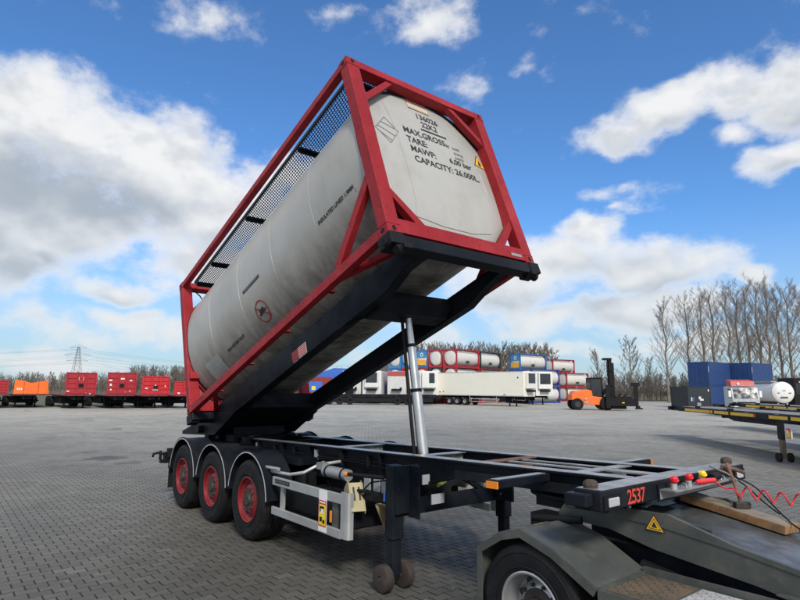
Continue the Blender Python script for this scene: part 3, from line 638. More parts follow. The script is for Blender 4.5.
# suspension block, axles, wheels, mudguards
b = MB(); b.box(-.75, 3.35, -.36, .36, .58, 1.05); b.box(-.5, 3.2, -.62, -.5, .62, .9); b.box(-.5, 3.2, .5, .62, .62, .9)
for x in (0, 1.31, 2.62):
    for s_ in (-1, 1): b.cyl((x+.36, s_*.56, .5), (x+.36, s_*.56, .86), .15, n=16); b.prism([(x-.62, .78), (x-.55, .40), (x+.45, .46), (x+.45, .56), (x-.1, .62), (x-.45, .85)], *sorted((s_*.49, s_*.58)))
part('air_suspension', b, rubberpad, TRL)
for x in (0, 1.31, 2.62):
    b = MB(); b.cyl((x, -1.0, .52), (x, 1.0, .52), .065, n=16); part('axle', b, black, TRL, smooth=True)
TYR = [(.29, -.15), (.30, -.185), (.36, -.192), (.44, -.198), (.485, -.19), (.512, -.172), (.524, -.15), (.524, -.10), (.512, -.099), (.512, -.088), (.525, -.087), (.527, -.035), (.513, -.034), (.513, -.022), (.528, -.021), (.528, .021), (.513, .022), (.513, .034), (.527, .035), (.525, .087), (.512, .088), (.512, .099), (.524, .10), (.524, .15), (.512, .172), (.485, .19), (.44, .198), (.36, .192), (.30, .185), (.29, .15)]
def make_wheel(parent, x, y, z, side, rimmat, r=.525, w=1.0, deep=0.0, rim_r=.295, bolts=10):
    """wheel as part, its pieces as sub-parts; side = -1 outward towards -Y"""
    k = r/.525
    b = MB(); b.lathe([(a*k if a > .31 else a*rim_r/.29, t*w) for a, t in TYR], c=(x, y, z), n=64, closed=True); wh = part('wheel', b, rubber, parent, smooth=True)
    b = MB()
    for rr, off in ((.34, .197), (.455, .1975)): b.lathe([(rr*k-.004, side*(off*w-.002)), (rr*k, side*(off*w+.004)), (rr*k+.004, side*(off*w-.002))], c=(x, y, z), n=64)
    part('sidewall_rib', b, rubber, wh, smooth=True)
    o = side*.18*w
    b = MB(); b.lathe([(rim_r+.004, o+side*.006), (rim_r-.006, o+side*.012), (rim_r-.018, o+side*.004), (rim_r-.022, o-side*.03), (rim_r-.045, o-side*(.05+deep)), (rim_r-.065, o-side*(.065+deep)), (.20*rim_r/.295, o-side*(.05+deep*.9)), (.16*rim_r/.295, o-side*(.02+deep*.9)), (.12, o-side*(.018+deep*.9)), (.11, o-side*(.03+deep*.9))], c=(x, y, z), n=64)
    part('rim', b, rimmat, wh, smooth=True)
    b = MB(); b.cyl((x, y-side*.05, z), (x, y+side*.18*w-side*.01-side*deep*.9, z), .135, n=24); b.cyl((x, y+side*.13*w-side*deep, z), (x, y+side*.195*w-side*deep*.9, z), .085, .07, n=20); part('hub', b, hubm, wh, smooth=True)
    b = MB()
    for i in range(10):
        t = 2*math.pi*i/10; b.cyl((x+.155*math.cos(t), y+o-side*(.03+deep*.9), z+.155*math.sin(t)), (x+.155*math.cos(t), y+o-side*(.002+deep*.9), z+.155*math.sin(t)), .014, n=6)
    part('wheel_nuts', b, hubm, wh)
    b = MB()
    for i in range(10):
        t = 2*math.pi*(i+.5)/10; rr = (rim_r-.073); p = Vector((x+rr*math.cos(t), y+o-side*(.064+deep*.95), z+rr*math.sin(t))); b.cyl(p, p+Vector((0, side*.012, 0)), .026, n=10)
    part('hand_holes', b, ink, wh)
    return wh
for x in (0, 1.31, 2.62):
    for s_ in (-1, 1): make_wheel(TRL, x, s_*1.055, .525, s_, rimred)
for s_ in (-1, 1):
    for x in (0, 1.31, 2.62):
        b = MB(); r_ = .615; zc = .545; lo, hi = s_*1.26, s_*.86
        prof = [(r_, lo), (r_, hi), (r_-.014, hi), (r_-.014, lo)]
        b.lathe([(a, t) for a, t in prof], c=(x, 0, zc), n=40, closed=True, t0=R(4), t1=R(176))
        b.lathe([(r_+.018, lo), (r_+.018, lo+s_*-.02), (r_-.02, lo+s_*-.02), (r_-.02, lo)], c=(x, 0, zc), n=40, closed=True, t0=R(4), t1=R(176))
        mg = part('mudguard', b, black, TRL, smooth=True)
        b = MB(); b.lathe([(r_-.002, lo+s_*.001), (r_-.002, lo+s_*.007), (r_-.017, lo+s_*.007), (r_-.017, lo+s_*.001)], c=(x, 0, zc), n=40, closed=True, t0=R(4), t1=R(172)); part('white_edge_strip', b, mat('pale_edge', (.36, .38, .40), .4), mg, smooth=True)
        if x > 0:
            b = MB(); b.cyl((x-.75, s_*1.0, .93), (x-.42, s_*1.0, .93), .018); b.cyl((x-.75, s_*1.0, .88), (x-.42, s_*1.0, .88), .018); part('mudguard_stay', b, alu, TRL, smooth=True)
# dark side skirt boxes between rails and wheels
b = MB(); b.box(-.7, 3.2, -.80, -.5, 1.0, 1.09); b.box(-.7, 3.2, .5, .80, 1.0, 1.09); part('wing_support', b, black, TRL)
# rear end
b = sb(); b.box(-1.2, -1.1, -1.15, 1.15, -.42, -.25); part('rear_bumper', b, black, TRL, bevel=.01)
b = MB(); b.box(-1.22, -1.12, -1.2, -.95, .62, .82); b.box(-1.22, -1.12, .95, 1.2, .62, .82); b.box(-1.2, -1.14, -1.1, 1.1, .52, .62); part('lamp_board', b, rubberpad, TRL)
b = MB(); b.tube([(-1.0, -1.26, .80), (-1.12, -1.33, .82), (-1.14, -1.40, .80), (-1.10, -1.42, .76)], .022, 8); b.cyl((-1.05, -1.30, .86), (-1.05, -1.30, .70), .025); b.box(-1.1, -1.0, -1.3, -1.2, .64, .70); part('rubber_buffer', b, rubberpad, TRL, smooth=True)
b = MB(); b.box(-.72, -.705, -1.24, -.88, .24, .60); part('mudflap', b, rubber, TRL)
# tipping frame: two deep rails pivoting at the back
TF = Matrix.Translation((-.005, 0, 1.544)) @ Matrix.Rotation(-TH, 4, 'Y')
FR = bpy.data.objects.new('tipping_frame', None); COL.objects.link(FR); FR.parent = TRL
for s_ in (-1, 1):
    b = MB(); b.M = TF; lo, hi = sorted((s_*.60, s_*.745))
    dh, up_ = (.05, .10) if s_ < 0 else (0, -.025)
    b.prism([(-.2, -.30+dh), (5.25, -.30+dh), (5.62, -.20+dh), (5.92, -.15), (6.02, -.12), (6.02, -.025), (5.75, -.025), (5.60, up_), (-.0, up_), (-.2, -.025)], lo, hi); part('frame_rail', b, black, FR, bevel=.006)
    b = MB(); b.prism([(-1.42, 1.12), (.20, 1.20), (1.05, 1.63), (.1, 1.60), (-.30, 1.49), (-1.42, 1.185)], *sorted((s_*.56, s_*.80))); part('pivot_plate', b, black, FR, bevel=.006)
b = MB(); b.M = TF; b.box(5.93, 6.075, -1.16, 1.16, -.17, -.022); fb = part('front_crossbeam', b, black, FR, bevel=.012)
for s_ in (-1, 1):
    b = MB(); b.M = TF; b.box(5.86, 6.09, *sorted((s_*1.05, s_*1.235)), -.155, -.006); b.cyl((6.03, s_*1.06, -.16), (6.03, s_*1.16, -.20), .055); b.cyl((5.98, s_*1.2, -.09), (5.98, s_*1.26, -.10), .045); b.box(5.95, 6.12, *sorted((s_*1.0, s_*1.1)), -.21, -.15)
    part('container_lock', b, rubberpad, FR, bevel=.01)
    b = MB(); b.M = TF; b.box(-.02, .2, *sorted((s_*.75, s_*1.2)), -.14, -.008); b.box(-.04, .14, *sorted((s_*1.05, s_*1.22)), -.17, -.01); part('rear_lock_arm', b, black, FR, bevel=.01)
for a0, a1, h0, h1 in ((-.2, .40, -.29, -.06), (.42, 1.25, -.29, -.04)): b = MB(); b.M = TF; b.box(a0, a1, -.6, .6, h0, h1); part('frame_crossmember', b, black, FR)
b = MB(); b.M = TF
b.prism([(4.50, -.06), (5.02, -.06), (5.02, -.18), (4.88, -.29), (4.64, -.29), (4.50, -.20)], -.595, .595); part('cylinder_crossmember', b, black, FR, bevel=.02)
b = MB(); b.box(-.9, .35, -.5, .5, 1.18, 1.34); b.cyl((-.35, -.9, 1.28), (-.35, .9, 1.28), .07); part('pivot_shaft', b, black, FR)
for x in (-.62, -.15, .35, .5, 1.0): 
    for y in (-.6, .46): b = MB(); b.box(x-.07, x+.07, y, y+.14, 1.10, 1.22); part('spacer_block', b, black, FR)
# manufacturer's plate with red stripes on the near frame rail
def fr(a, h): return tuple(TF @ Vector((a, -.7475, h)))
for a0, a1, h0, h1, m_ in ((2.98, 3.16, -.06, -.20, mat('dull_red_mark', (.30, .04, .04), .6)), (3.17, 3.40, -.06, -.22, white)):
    me = bpy.data.meshes.new('frame_plate'); me.from_pydata([fr(a0, h0), fr(a1, h0), fr(a1, h1), fr(a0, h1)], [], [(0, 1, 2, 3)]); me.materials.append(m_); part('frame_plate', None, m_, FR, me=me)
def fr2(a, h): return tuple(TF @ Vector((a, -.749, h)))
for k in range(5):
    h0 = -.068-k*.031; me = bpy.data.meshes.new('plate_stripe'); me.from_pydata([fr2(3.18, h0), fr2(3.39, h0), fr2(3.39, h0-.019), fr2(3.18, h0-.019)], [], [(0, 1, 2, 3)]); me.materials.append(redink); part('plate_stripe', None, redink, FR, me=me)
me = bpy.data.meshes.new('frame_plate'); me.from_pydata([fr(2.99, -.205), fr(3.15, -.205), fr(3.12, -.235), fr(3.02, -.235)], [], [(0, 1, 2, 3)]); me.materials.append(fadeink); part('frame_plate', None, fadeink, FR, me=me)
# telescopic lift cylinder
p0, p1 = Vector((4.86, 0, 1.16)), Vector((4.50, 0, 3.20)); d_ = p1-p0
LC = MB(); LC.cyl(p0-d_*.06, p0+d_*.03, .095, n=28); LCO = part('lift_cylinder', LC, black, TRL, smooth=True)
for t0, t1, r_ in ((.02, .42, .066), (.42, .70, .055), (.70, .97, .045)):
    b = MB(); b.cyl(p0+d_*t0, p0+d_*t1, r_, n=32); part('ram_stage', b, chrome, LCO, smooth=True)
    if t0 > .1: b = MB(); b.cyl(p0+d_*(t0-.012), p0+d_*(t0+.008), r_+.016, n=32); part('ram_collar', b, black, LCO, smooth=True)
b = MB(); b.cyl(p0+d_*.03+Vector((-.070, -.085, 0)), p0+d_*.92+Vector((-.052, -.063, 0)), .022, n=14); part('ram_side_rod', b, rubberpad, LCO, smooth=True)  # thin dark rod alongside the ram stages
# landing gear
for s_ in (-1, 1):
    y = s_*.86
    b = MB(); b.box(5.29, 5.43, y-.072, y+.072, .50, 1.24); LG = part('landing_leg', b, black, TRL, bevel=.012)
    b = MB(); b.box(5.31, 5.41, y-.055, y+.055, .14, .56); part('leg_ram', b, black, LG, bevel=.008)
    b = MB(); b.cyl((5.36, y-.19, .13), (5.36, y+.19, .13), .025, n=10); part('foot_axle', b, hubm, LG)
    for q in (-1, 1):
        b = MB(); b.lathe([(.03, -.05), (.10, -.052), (.13, -.04), (.135, 0), (.13, .04), (.10, .052), (.03, .05)], c=(5.36, y+q*.135, .135), n=32); part('foot_wheel', b, mat('old_brown_rubber', (.035, .026, .022), .75, dirt=.5, dirtcol=(.10, .07, .05), ds=9), LG, smooth=True)
    b = MB(); b.box(5.46, 5.62, s_*.74-.012, s_*.74+.012, .72, 1.24); b.box(5.445, 5.47, min(s_*.62, s_*.92), max(s_*.62, s_*.92), .76, 1.24); br_ = part('leg_bracket', b, black, LG)
    for k in range(6): b = MB(); b.cyl((5.472, s_*.68, .80+k*.075), (5.484, s_*.68, .80+k*.075), .011, n=8); part('bolt', b, galv, LG)
b = MB(); b.box(5.34, 5.42, -.78, .78, .72, .88); part('leg_crossbrace', b, black, TRL, bevel=.006)
b = MB(); b.bar((5.38, -.5, .84), (5.38, .5, 1.15), .06, .05); b.bar((5.38, .5, .84), (5.38, -.1, 1.15), .06, .05); part('leg_diagonal', b, black, TRL)
b = MB(); b.tube([(5.3, -.78, 1.05), (5.3, -.3, 1.05), (5.3, .75, 1.05)], .018, 8); part('gear_shaft', b, black, TRL, smooth=True)
b = MB(); b.box(5.26, 5.276, -.93, -.87, .86, .94); part('blue_sticker', b, bluep, TRL)
# tank and boxes in the middle
b = MB(); b.box(4.5, 5.1, -.35, .35, .78, 1.05); part('hydraulic_tank', b, rubberpad, TRL, bevel=.02)
b = MB(); b.cyl((4.9, .30, .98), (5.25, .30, .98), .10, n=20); part('valve_body', b, mat('tan_casting', (.22, .19, .14), .6), TRL, smooth=True)
b = MB(); b.box(5.2, 5.3, -.12, .04, .82, .98); part('green_filter', b, mat('dull_green', (.16, .20, .03), .5), TRL, bevel=.02)
for y0, y1, x0, z0 in ((-.60, -.50, 5.50, 1.03), (-.56, -.38, 5.60, .84)):
    b = MB(); b.box(x0, x0+.012, y0, y1, z0, z0+.1); part('white_label', b, mat('grey_label', (.34, .36, .38), .5), TRL)
b = MB(); b.cyl((4.00, -.86, 1.03), (4.50, -.86, 1.03), .068, n=28); at_ = part('air_tank', b, mat('dull_silver', (.30, .31, .31), .45, .3, dirt=.4), TRL, smooth=True)
for x in (4.08, 4.42): b = MB(); b.lathe([(.069, -.015), (.074, -.015), (.074, .015), (.069, .015)], c=(x, -.86, 1.03), ax='x', n=28, closed=True); part('tank_strap', b, black, at_, smooth=True)
b = MB(); b.box(3.86, 4.0, -.91, -.82, 1.04, 1.12); b.cyl((3.98, -.86, 1.05), (3.84, -.80, 1.1), .03); part('tank_valve', b, mat('dull_silver', (.3, .3, .3)), at_)
b = MB(); b.tube([(2.7, -1.14, .93), (3.55, -1.10, .95), (3.75, -1.02, .99), (3.82, -.85, 1.08), (3.85, -.55, 1.10)], .022, 10); b.tube([(2.9, -1.18, .99), (3.35, -1.16, 1.0)], .022, 8); part('guard_stay', b, alu, TRL, smooth=True)
b = MB(); b.cyl((4.70, -1.0, 1.08), (5.25, -.92, 1.10), .022, n=12); ma = part('lamp_arm', b, rubberpad, TRL, smooth=True)
b = MB(); b.cyl((4.66, -1.01, 1.078), (4.70, -1.0, 1.08), .027, n=14); part('amber_lamp', b, amber, ma, smooth=True)
for x in (4.72, 4.90, 5.05):
    b = MB(); b.box(x, x+.12, -.80, -.78, .90, 1.06); part('valve_cover', b, mat('grey_label', (.34, .36, .38), .5), TRL, bevel=.008)
b = MB(); b.box(4.85, 5.15, -1.0, -.8, .86, .90); b.cyl((4.9, -1.02, .93), (5.1, -1.02, .95), .02); b.cyl((4.8, -.98, .92), (5.15, -.9, .90), .015); part('valve_bracket', b, rubberpad, TRL)
b = MB(); b.box(3.3, 4.9, -1.05, -.4, .52, .74); part('equipment_box', b, rubberpad, TRL, bevel=.02)
# side guards with a rounded front panel
for s_ in (-1, 1):
    y0, y1 = sorted((s_*1.20, s_*1.165))
    b = MB(); b.box(3.26, 4.86, y0, y1, .80, .905); SG = part('side_guard', b, alu, TRL, bevel=.006)
    b = MB(); b.box(3.26, 4.86, y0, y1, .44, .535); part('guard_rail', b, alu, SG, bevel=.006)
    b = MB(); b.box(3.42, 3.50, *sorted((s_*1.162, s_*1.13)), .50, .80); part('guard_post', b, alu, SG)
    arc = [(4.862, 1.20), (4.95, 1.20), (4.985, 1.192), (5.0, 1.17), (5.005, 1.13), (4.99, 1.13), (4.985, 1.155), (4.97, 1.172), (4.94, 1.18), (4.862, 1.18)]
    b = MB(); b.prism([(x, s_*y) for x, y in arc], .455, .93, 'z'); part('guard_end', b, alu, SG, smooth=False)
    b = MB(); b.box(4.64, 4.76, *sorted((s_*1.163, s_*1.10)), .53, .80); part('guard_post', b, greygreen, SG)
    def gq(x0, x1, z0, z1, m_, name, w=0.0):
        y = s_*(1.2015+w); me = bpy.data.meshes.new(name); me.from_pydata([(x0, y, z0), (x1, y, z0), (x1, y, z1), (x0, y, z1)], [], [(0, 1, 2, 3)]); me.materials.append(m_); return part(name, None, m_, SG, me=me)
    b = MB(); b.box(4.42, 4.585, *sorted((s_*1.2005, s_*1.204)), .455, .90); part('white_backing', b, whitepl, SG)
    gq(4.425, 4.58, .51, .79, redplastic, 'warning_label', .004); gq(4.435, 4.57, .525, .745, yelplastic, 'label_field', .005)
    gq(4.45, 4.54, .665, .725, rubberpad, 'label_pictogram', .006); gq(4.475, 4.535, .645, .70, whitepl, 'label_pictogram', .007)
    gq(4.45, 4.50, .56, .61, rubberpad, 'label_pictogram', .006); gq(4.51, 4.555, .545, .585, rubberpad, 'label_pictogram', .006); gq(4.44, 4.565, .76, .778, white, 'label_heading', .006)
    b = MB(); b.box(4.63, 4.66, *sorted((s_*1.19, s_*1.18)), .58, .70); part('amber_reflector', b, amber, SG)
    gq(3.34, 3.72, .835, .885, rubberpad, 'name_strip', .001)
    for k in range(9): gq(3.36+k*.039, 3.36+k*.039+.024, .848, .872, fadeink, 'name_letter', .002)
    gq(3.34, 3.72, .882, .886, fadeink, 'strip_edge', .002)

# ---- fittings: hoses, cables, brackets, bolts, nameplates
for s_ in (-1, 1):
    for k, (zz_, r_) in enumerate(((-.10, .011), (-.14, .008), (-.17, .008))):
        b = sb(); b.tube([(x, s_*(.458+.012*k+.004*math.sin(x*5+k)), zz_+.012*math.sin(x*3.1+k)) for x in [-.9+i*.25 for i in range(24)]], r_, 6); part('air_line', b, rubberpad, TRL, smooth=True)
    for i in range(9):
        b = sb(); x = -.6+i*.62; b.box(x, x+.03, *sorted((s_*.452, s_*.505)), -.20, -.06); part('hose_clip', b, galv if i % 3 == 0 else rubberpad, TRL)
    for i in range(7):
        b = sb(); x = -.3+i*.82; b.prism([(x, -.384), (x+.012, -.384), (x+.012, -.016), (x, -.016)], *sorted((s_*.452, s_*.515))); part('web_stiffener', b, black, TRL)
    for x in (-.35, .95, 2.27):
        b = MB(); b.tube([(x+.2, s_*.5, .92), (x+.1, s_*.62, .80), (x+.05, s_*.72, .66), (x, s_*.80, .60)], .012, 6); part('brake_hose', b, rubberpad, TRL, smooth=True)
        b = MB(); b.cyl((x+.05, s_*.66, .62), (x-.16, s_*.66, .66), .085, n=18); part('brake_chamber', b, hubm, TRL, smooth=True)
b = MB(); b.tube([(4.05, -.86, .92), (4.1, -.80, .80), (4.4, -.72, .78), (4.8, -.74, .86)], .010, 6); part('air_line', b, rubberpad, TRL, smooth=True)
b = MB(); b.tube([(4.9, -.95, .92), (5.0, -.9, 1.02), (5.15, -.8, 1.05), (5.3, -.7, 1.0)], .009, 6); part('air_line', b, rubberpad, TRL, smooth=True)
b = MB(); b.tube([(4.95, .08, 1.2), (5.1, .12, 1.05), (5.5, .2, 1.0), (5.9, .3, 1.02), (6.5, .3, 1.12)], .016, 8); part('hydraulic_hose', b, rubberpad, TRL, smooth=True)
for s_ in (-1, 1):
    b = MB(); b.M = TF; b.tube([(.3, s_*.755, -.24), (1.5, s_*.757, -.25), (2.7, s_*.756, -.245), (4.2, s_*.757, -.25), (4.6, s_*.62, -.26)], .010, 6); part('hydraulic_pipe', b, rubberpad, FR, smooth=True)
# weld beads and small plates on the red frame
for sy in (-1, 1):
    for zz_ in (.118, CH-.118):
        b = MB(); b.tube([(CL-.162, sy*(CW-.002), zz_), (CL-.01, sy*(CW-.002), zz_)], .005, 6); b.tube([(CL-.003, sy*(CW-.004), zz_), (CL-.003, sy*(CW-.18), zz_)], .005, 6); part('weld_bead', b, red, TCN, smooth=True, kind='stuff')
b = MB(); b.box(CL-.163, CL-.003, -CW+.0015, -CW+.186, 1.40, 1.408); part('post_joint', b, red, TCN)
for x in (.9, 2.1, 3.3, 4.5): 
    for sy in (-1, 1): b = MB(); b.box(x, x+.06, *sorted((sy*(CW-.11), sy*(TR*.78))), .10, .118); part('cradle_strut', b, red, TCN)
b = MB(); b.box(CL-.003, CL+.0, .78, .98, .06, .10); part('serial_plate', b, galv, TCN)
# rivets along the cladding seams
b = MB()
for a in seams[1:-1]:
    for k in range(46):
        t_ = R(-80+k*4.0)
        for da in (-.022, .022): b.add([(a+da+dx_, -(TR*sef(-math.cos(t_), TZ+math.sin(t_))+w_)*math.cos(t_), TZ+(TR*sef(-math.cos(t_), TZ+math.sin(t_))+w_)*math.sin(t_)+dz_) for dx_, dz_, w_ in ((-.005, 0, .0005), (0, .005, .0005), (.005, 0, .0005), (0, -.005, .0005), (0, 0, .003))], [(0, 1, 4), (1, 2, 4), (2, 3, 4), (3, 0, 4)])
part('cladding_rivets', b, tankm, TCN, kind='stuff')

# ================================================================== wheel chocks behind the guard
def chock(x, y, z, rz, tilt, label):
    t = thing('wheel_chock', label, 'wheel chock', (x, y, z), rot=(0, tilt, rz))
    b = MB(); b.prism([(-.20, 0), (.20, 0), (.20, .05), (.12, .20), (.06, .20), (-.20, .035)], -.08, -.068); b.prism([(-.20, 0), (.20, 0), (.20, .05), (.12, .20), (.06, .20), (-.20, .035)], .068, .08)
    b.bar((-.20, 0, .03), (.08, 0, .195), .135, .012); b.box(.12, .20, -.068, .068, 0, .012)
    part('wedge_body', b, chockm, t, bevel=.003)
    b = MB(); b.bar((-.10, -.03, .097), (.03, -.03, .173), .02, .014); b.bar((-.10, .03, .097), (.03, .03, .173), .02, .014); part('slot', b, ink, t)
    return t
chock(4.86, -1.02, .80, R(160), R(-25), 'pale yellow wheel chock with slots, leaning up above the silver side guard')
chock(5.12, -.78, .62, R(100), R(60), 'dirty yellow wheel chock hanging point-down behind the end of the silver side guard')

# ================================================================== the terminal tractor
TT = thing('terminal_tractor', 'grey-green terminal tractor backed under the nose of the black chassis', 'tractor', (7.35, 0, 0))
TTI = Matrix.Translation((-7.35, 0, 0))
def tb(): b = MB(); b.M = TTI; return b
def tpart(n, b, m_, par=None, **k): return part(n, b, m_, par or TT, **k)
# wheel (built in world coordinates, then shifted)
def shift(o):
    for c in [o]+list(o.children):
        c.data.transform(TTI)
for s_ in (-1, 1): shift(make_wheel(TT, 7.39, s_*1.06, .455, s_, rimalu, r=.455, w=.9, deep=.09, rim_r=.262))
b = tb(); b.cyl((7.38, -1, .5), (7.38, 1, .5), .09); b.sphere((7.38, 0, .5), .22); tpart('drive_axle', b, black, smooth=True)
for s_ in (-1, 1):
    yo, yi = s_*1.25, s_*.60
    top_ = [(6.90, .30), (6.90, .80), (7.13, .955), (7.33, 1.01), (7.62, .925), (7.96, .75)]
    inn = [(6.915, .30), (6.915, .792), (7.138, .94), (7.33, .993), (7.612, .911), (7.945, .738)]
    b = tb(); b.prism(top_+inn[::-1], *sorted((yo, yi))); fd = tpart('fender', b, greygreen, bevel=.004)
    lip = [(x-.0, z-.0) for x, z in top_]+[(x+.03*0, z-.05) for x, z in inn[::-1]]
    b = tb(); b.prism(top_+[(6.95, .30)][:0]+[(7.93, .70), (7.60, .87), (7.33, .95), (7.155, .90), (6.945, .77), (6.945, .30)], *sorted((yo+s_*.001, yo-s_*.012))); tpart('fender_lip', b, greygreen, fd)
    b = tb(); b.box(7.955, 9.6, *sorted((s_*1.24, s_*.66)), .715, .745); stp = tpart('side_platform', b, greygreen, bevel=.004)
    b = tb(); b.box(7.96, 9.6, *sorted((s_*1.245, s_*1.225)), .60, .748); b.box(7.96, 9.6, *sorted((s_*.66, s_*.64)), .70, .79); b.box(7.955, 7.975, *sorted((s_*1.24, s_*.66)), .745, .76); tpart('platform_edge', b, greygreen, stp)
    # tread plates with raised lugs
    for x0, x1, m_ in ((8.0, 8.36, mat('dark_tread_plate', (.10, .085, .065), .6, .1, dirt=.7, dirtcol=(.20, .12, .06), ds=3)), (8.385, 9.5, mat('light_grip_plate', (.36, .36, .35), .7, dirt=.5, dirtcol=(.16, .15, .14), ds=7))):
        b = tb(); b.box(x0, x1, *sorted((s_*1.20, s_*.69)), .746, .752); tp_ = tpart('tread_plate', b, m_, stp)
        b = tb(); nxx = int((x1-x0)/.04); nyy = 12
        for i in range(nxx):
            for j in range(nyy):
                xx = x0+.02+i*.04; yy = s_*(.71+.04*j+.01); q = .011 if (i+j) % 2 else -.011
                b.bar((xx-.011, yy-q, .7535), (xx+.011, yy+q, .7535), .006, .004)
        tpart('tread_lugs', b, m_, stp, kind='stuff')
    # frame rail under the platform
    b = tb(); b.box(6.9, 11.0, *sorted((s_*.36, s_*.44)), .62, .86); tpart('chassis_rail', b, black)
# rear wedge: sloping side plates and top deck carrying the fifth wheel
side = [(7.12, .98), (7.24, 1.12), (8.10, 1.135), (8.54, 1.01), (8.90, .945), (9.6, .86), (9.6, .62), (8.66, .80), (7.98, .885), (7.62, .965)]
for s_ in (-1, 1):
    b = tb(); b.prism(side, *sorted((s_*.52, s_*.505))); sp_ = tpart('boom_side', b, greygreen, bevel=.003)
b = tb()
tp = [(7.24, 1.085), (8.02, 1.06), (8.54, .995), (8.90, .93), (9.6, .86)]
b.prism(tp+[(x, z-.012) for x, z in tp[::-1]], -.504, .504); tpart('boom_top', b, steelworn)
for s_ in (-1, 1): b = tb(); b.prism([(7.24, 1.08), (8.04, 1.055), (8.54, .99), (8.90, .925), (9.6, .855), (9.6, .873), (8.90, .958), (8.54, 1.023), (8.10, 1.148), (7.24, 1.133)], *sorted((s_*.528, s_*.49))); tpart('ramp_edge', b, greygreen)
b = tb(); b.prism([(8.05, 1.05), (8.30, 1.02), (8.30, 1.045), (8.05, 1.085)], -.30, -.27); tpart('guide_rib', b, steelworn)
b = tb(); b.lathe([(.0001, 1.088), (.46, 1.088), (.49, 1.10), (.49, 1.13), (.44, 1.148), (.0001, 1.148)], c=(7.08, 0, 0), ax='z', n=40); b.box(6.85, 7.5, -.42, .42, 1.02, 1.10); tpart('fifth_wheel', b, rubberpad, smooth=True)
b = tb(); b.prism([(7.50, 1.092), (7.78, 1.092), (7.66, 1.13), (7.50, 1.14)], .05, .28); tpart('wear_pad', b, mat('pale_blue_plastic', (.45, .58, .66), .4))
for k in range(9): b = tb(); b.box(7.64+.01*abs(k-4), 7.68+.01*abs(k-4), -.12+k*.06, -.09+k*.06, 1.092, 1.10); tpart('bright_pin', b, alu)
b = tb(); b.cyl((7.62, -.36, 1.09), (7.62, -.36, 1.12), .02); b.cyl((7.66, -.30, 1.09), (7.66, -.28, 1.115), .022); b.box(7.6, 7.64, -.46, -.42, 1.09, 1.11); tpart('grease_fitting', b, alu)
b = tb(); b.box(7.3, 9.6, -.45, .45, .50, .70); b.tube([(7.9, -.55, .76), (8.3, -.56, .70), (8.6, -.58, .66)], .05, 10); tpart('underframe', b, rubberpad)
b = tb(); b.prism([(8.78, .80), (9.7, .66), (9.7, .98), (8.95, .80)], -.60, -.53); tpart('hinge_cheek', b, greygreen)
b = tb(); b.box(7.02, 7.16, -.72, -.52, .90, 1.02); b.cyl((7.1, -.80, 1.0), (7.5, -.7, 1.03), .03); tpart('lift_linkage', b, rubberpad)
# triangular warning on the boom side
def bs(x, z, w=0): return (x-7.35, -.5295-w, z+.035)
for pts, m_, w in ((((7.925, 1.02), (8.075, 1.015), (7.995, 1.135)), ink, .0), (((7.935, 1.026), (8.064, 1.0215), (7.996, 1.125)), yellow, .001), (((7.95, 1.033), (8.049, 1.03), (7.997, 1.108)), ink, .002), (((7.957, 1.038), (8.041, 1.035), (7.997, 1.10)), yellow, .003), (((7.975, 1.045), (8.02, 1.043), (7.997, 1.085)), ink, .004)):
    me = bpy.data.meshes.new('warning_triangle'); me.from_pydata([bs(x, z-.035, w) for x, z in pts], [], [(0, 1, 2)]); me.materials.append(m_); part('warning_triangle', None, m_, TT, me=me)
# scuffs where paint is scraped to primer
b = tb()
for k in range(34):
    y = -1.22+k*.018+random.uniform(-.01, .01); x = 7.24+random.uniform(-.06, .06); L = random.uniform(.02, .09)
    for q in (0,): z0 = .955+(x-7.13)*.275+.0015; x = min(x, 7.30); L = min(L, 7.335-x); b.add([(x, y, .955+(x-7.13)*.275+.003), (x+L, y+.02, .955+(x+L-7.13)*.275+.003), (x+L, y+.02+random.uniform(.006, .02), .955+(x+L-7.13)*.275+.003), (x, y+random.uniform(.008, .022), .955+(x-7.13)*.275+.003)], [(0, 1, 2, 3)])
b.v = [(x, y, z) for x, y, z in b.v]; tpart('scrape_marks', b, mat('scraped_primer', (.50, .40, .20), .7))
# frame and cab front part of the tractor, ahead of the coupling
b = tb(); b.box(9.6, 12.6, -.45, .45, .50, .86); tpart('main_frame', b, black)
for s_ in (-1, 1): shift(make_wheel(TT, 11.4, s_*1.06, .49, s_, rimalu, r=.49, w=.7, deep=-.02, rim_r=.30))

# ================================================================== loose things at the nose
P0, P1 = Vector((7.93, .32, 1.125)), Vector((8.88, .42, 1.00))
PK = thing('timber_beam', 'rough sawn timber beam lying aslant on the tractor deck, below the red air couplings', 'beam', tuple(P0))
b = MB(); b.M = Matrix.Translation(-P0)
E0 = Vector((7.80, .44, 1.135)); E1 = Vector((8.62, .31, 1.028))
b.bar(E0, E1, .20, .062); part('beam_body', b, wood, PK, bevel=.004)
b = MB(); b.M = Matrix.Translation(-P0); dz = Vector((0, 0, .0325)); b.bar(E0+dz, E1+dz, .196, .002); part('weathered_face', b, woodtop, PK)
HM = thing('sledge_hammer', 'small sledge hammer standing head-down on the timber beam, its handle leaning', 'hammer', (8.255, .39, 1.07))
hp = Vector((8.255, .39, 1.135)); he = Vector((8.1, .557, 1.43)); b = MB(); I = Matrix.Translation((-8.255, -.39, -1.07))
b.M = I; b.tube([hp, hp.lerp(he, .5)+Vector((0, .004, 0)), he], .014, 8); part('handle', b, rust, HM, smooth=True)
b = MB(); b.M = I; b.bar(hp+Vector((-.035, -.055, 0)), hp+Vector((.035, .055, 0)), .05, .052); part('hammer_head', b, hubm, HM, bevel=.008)
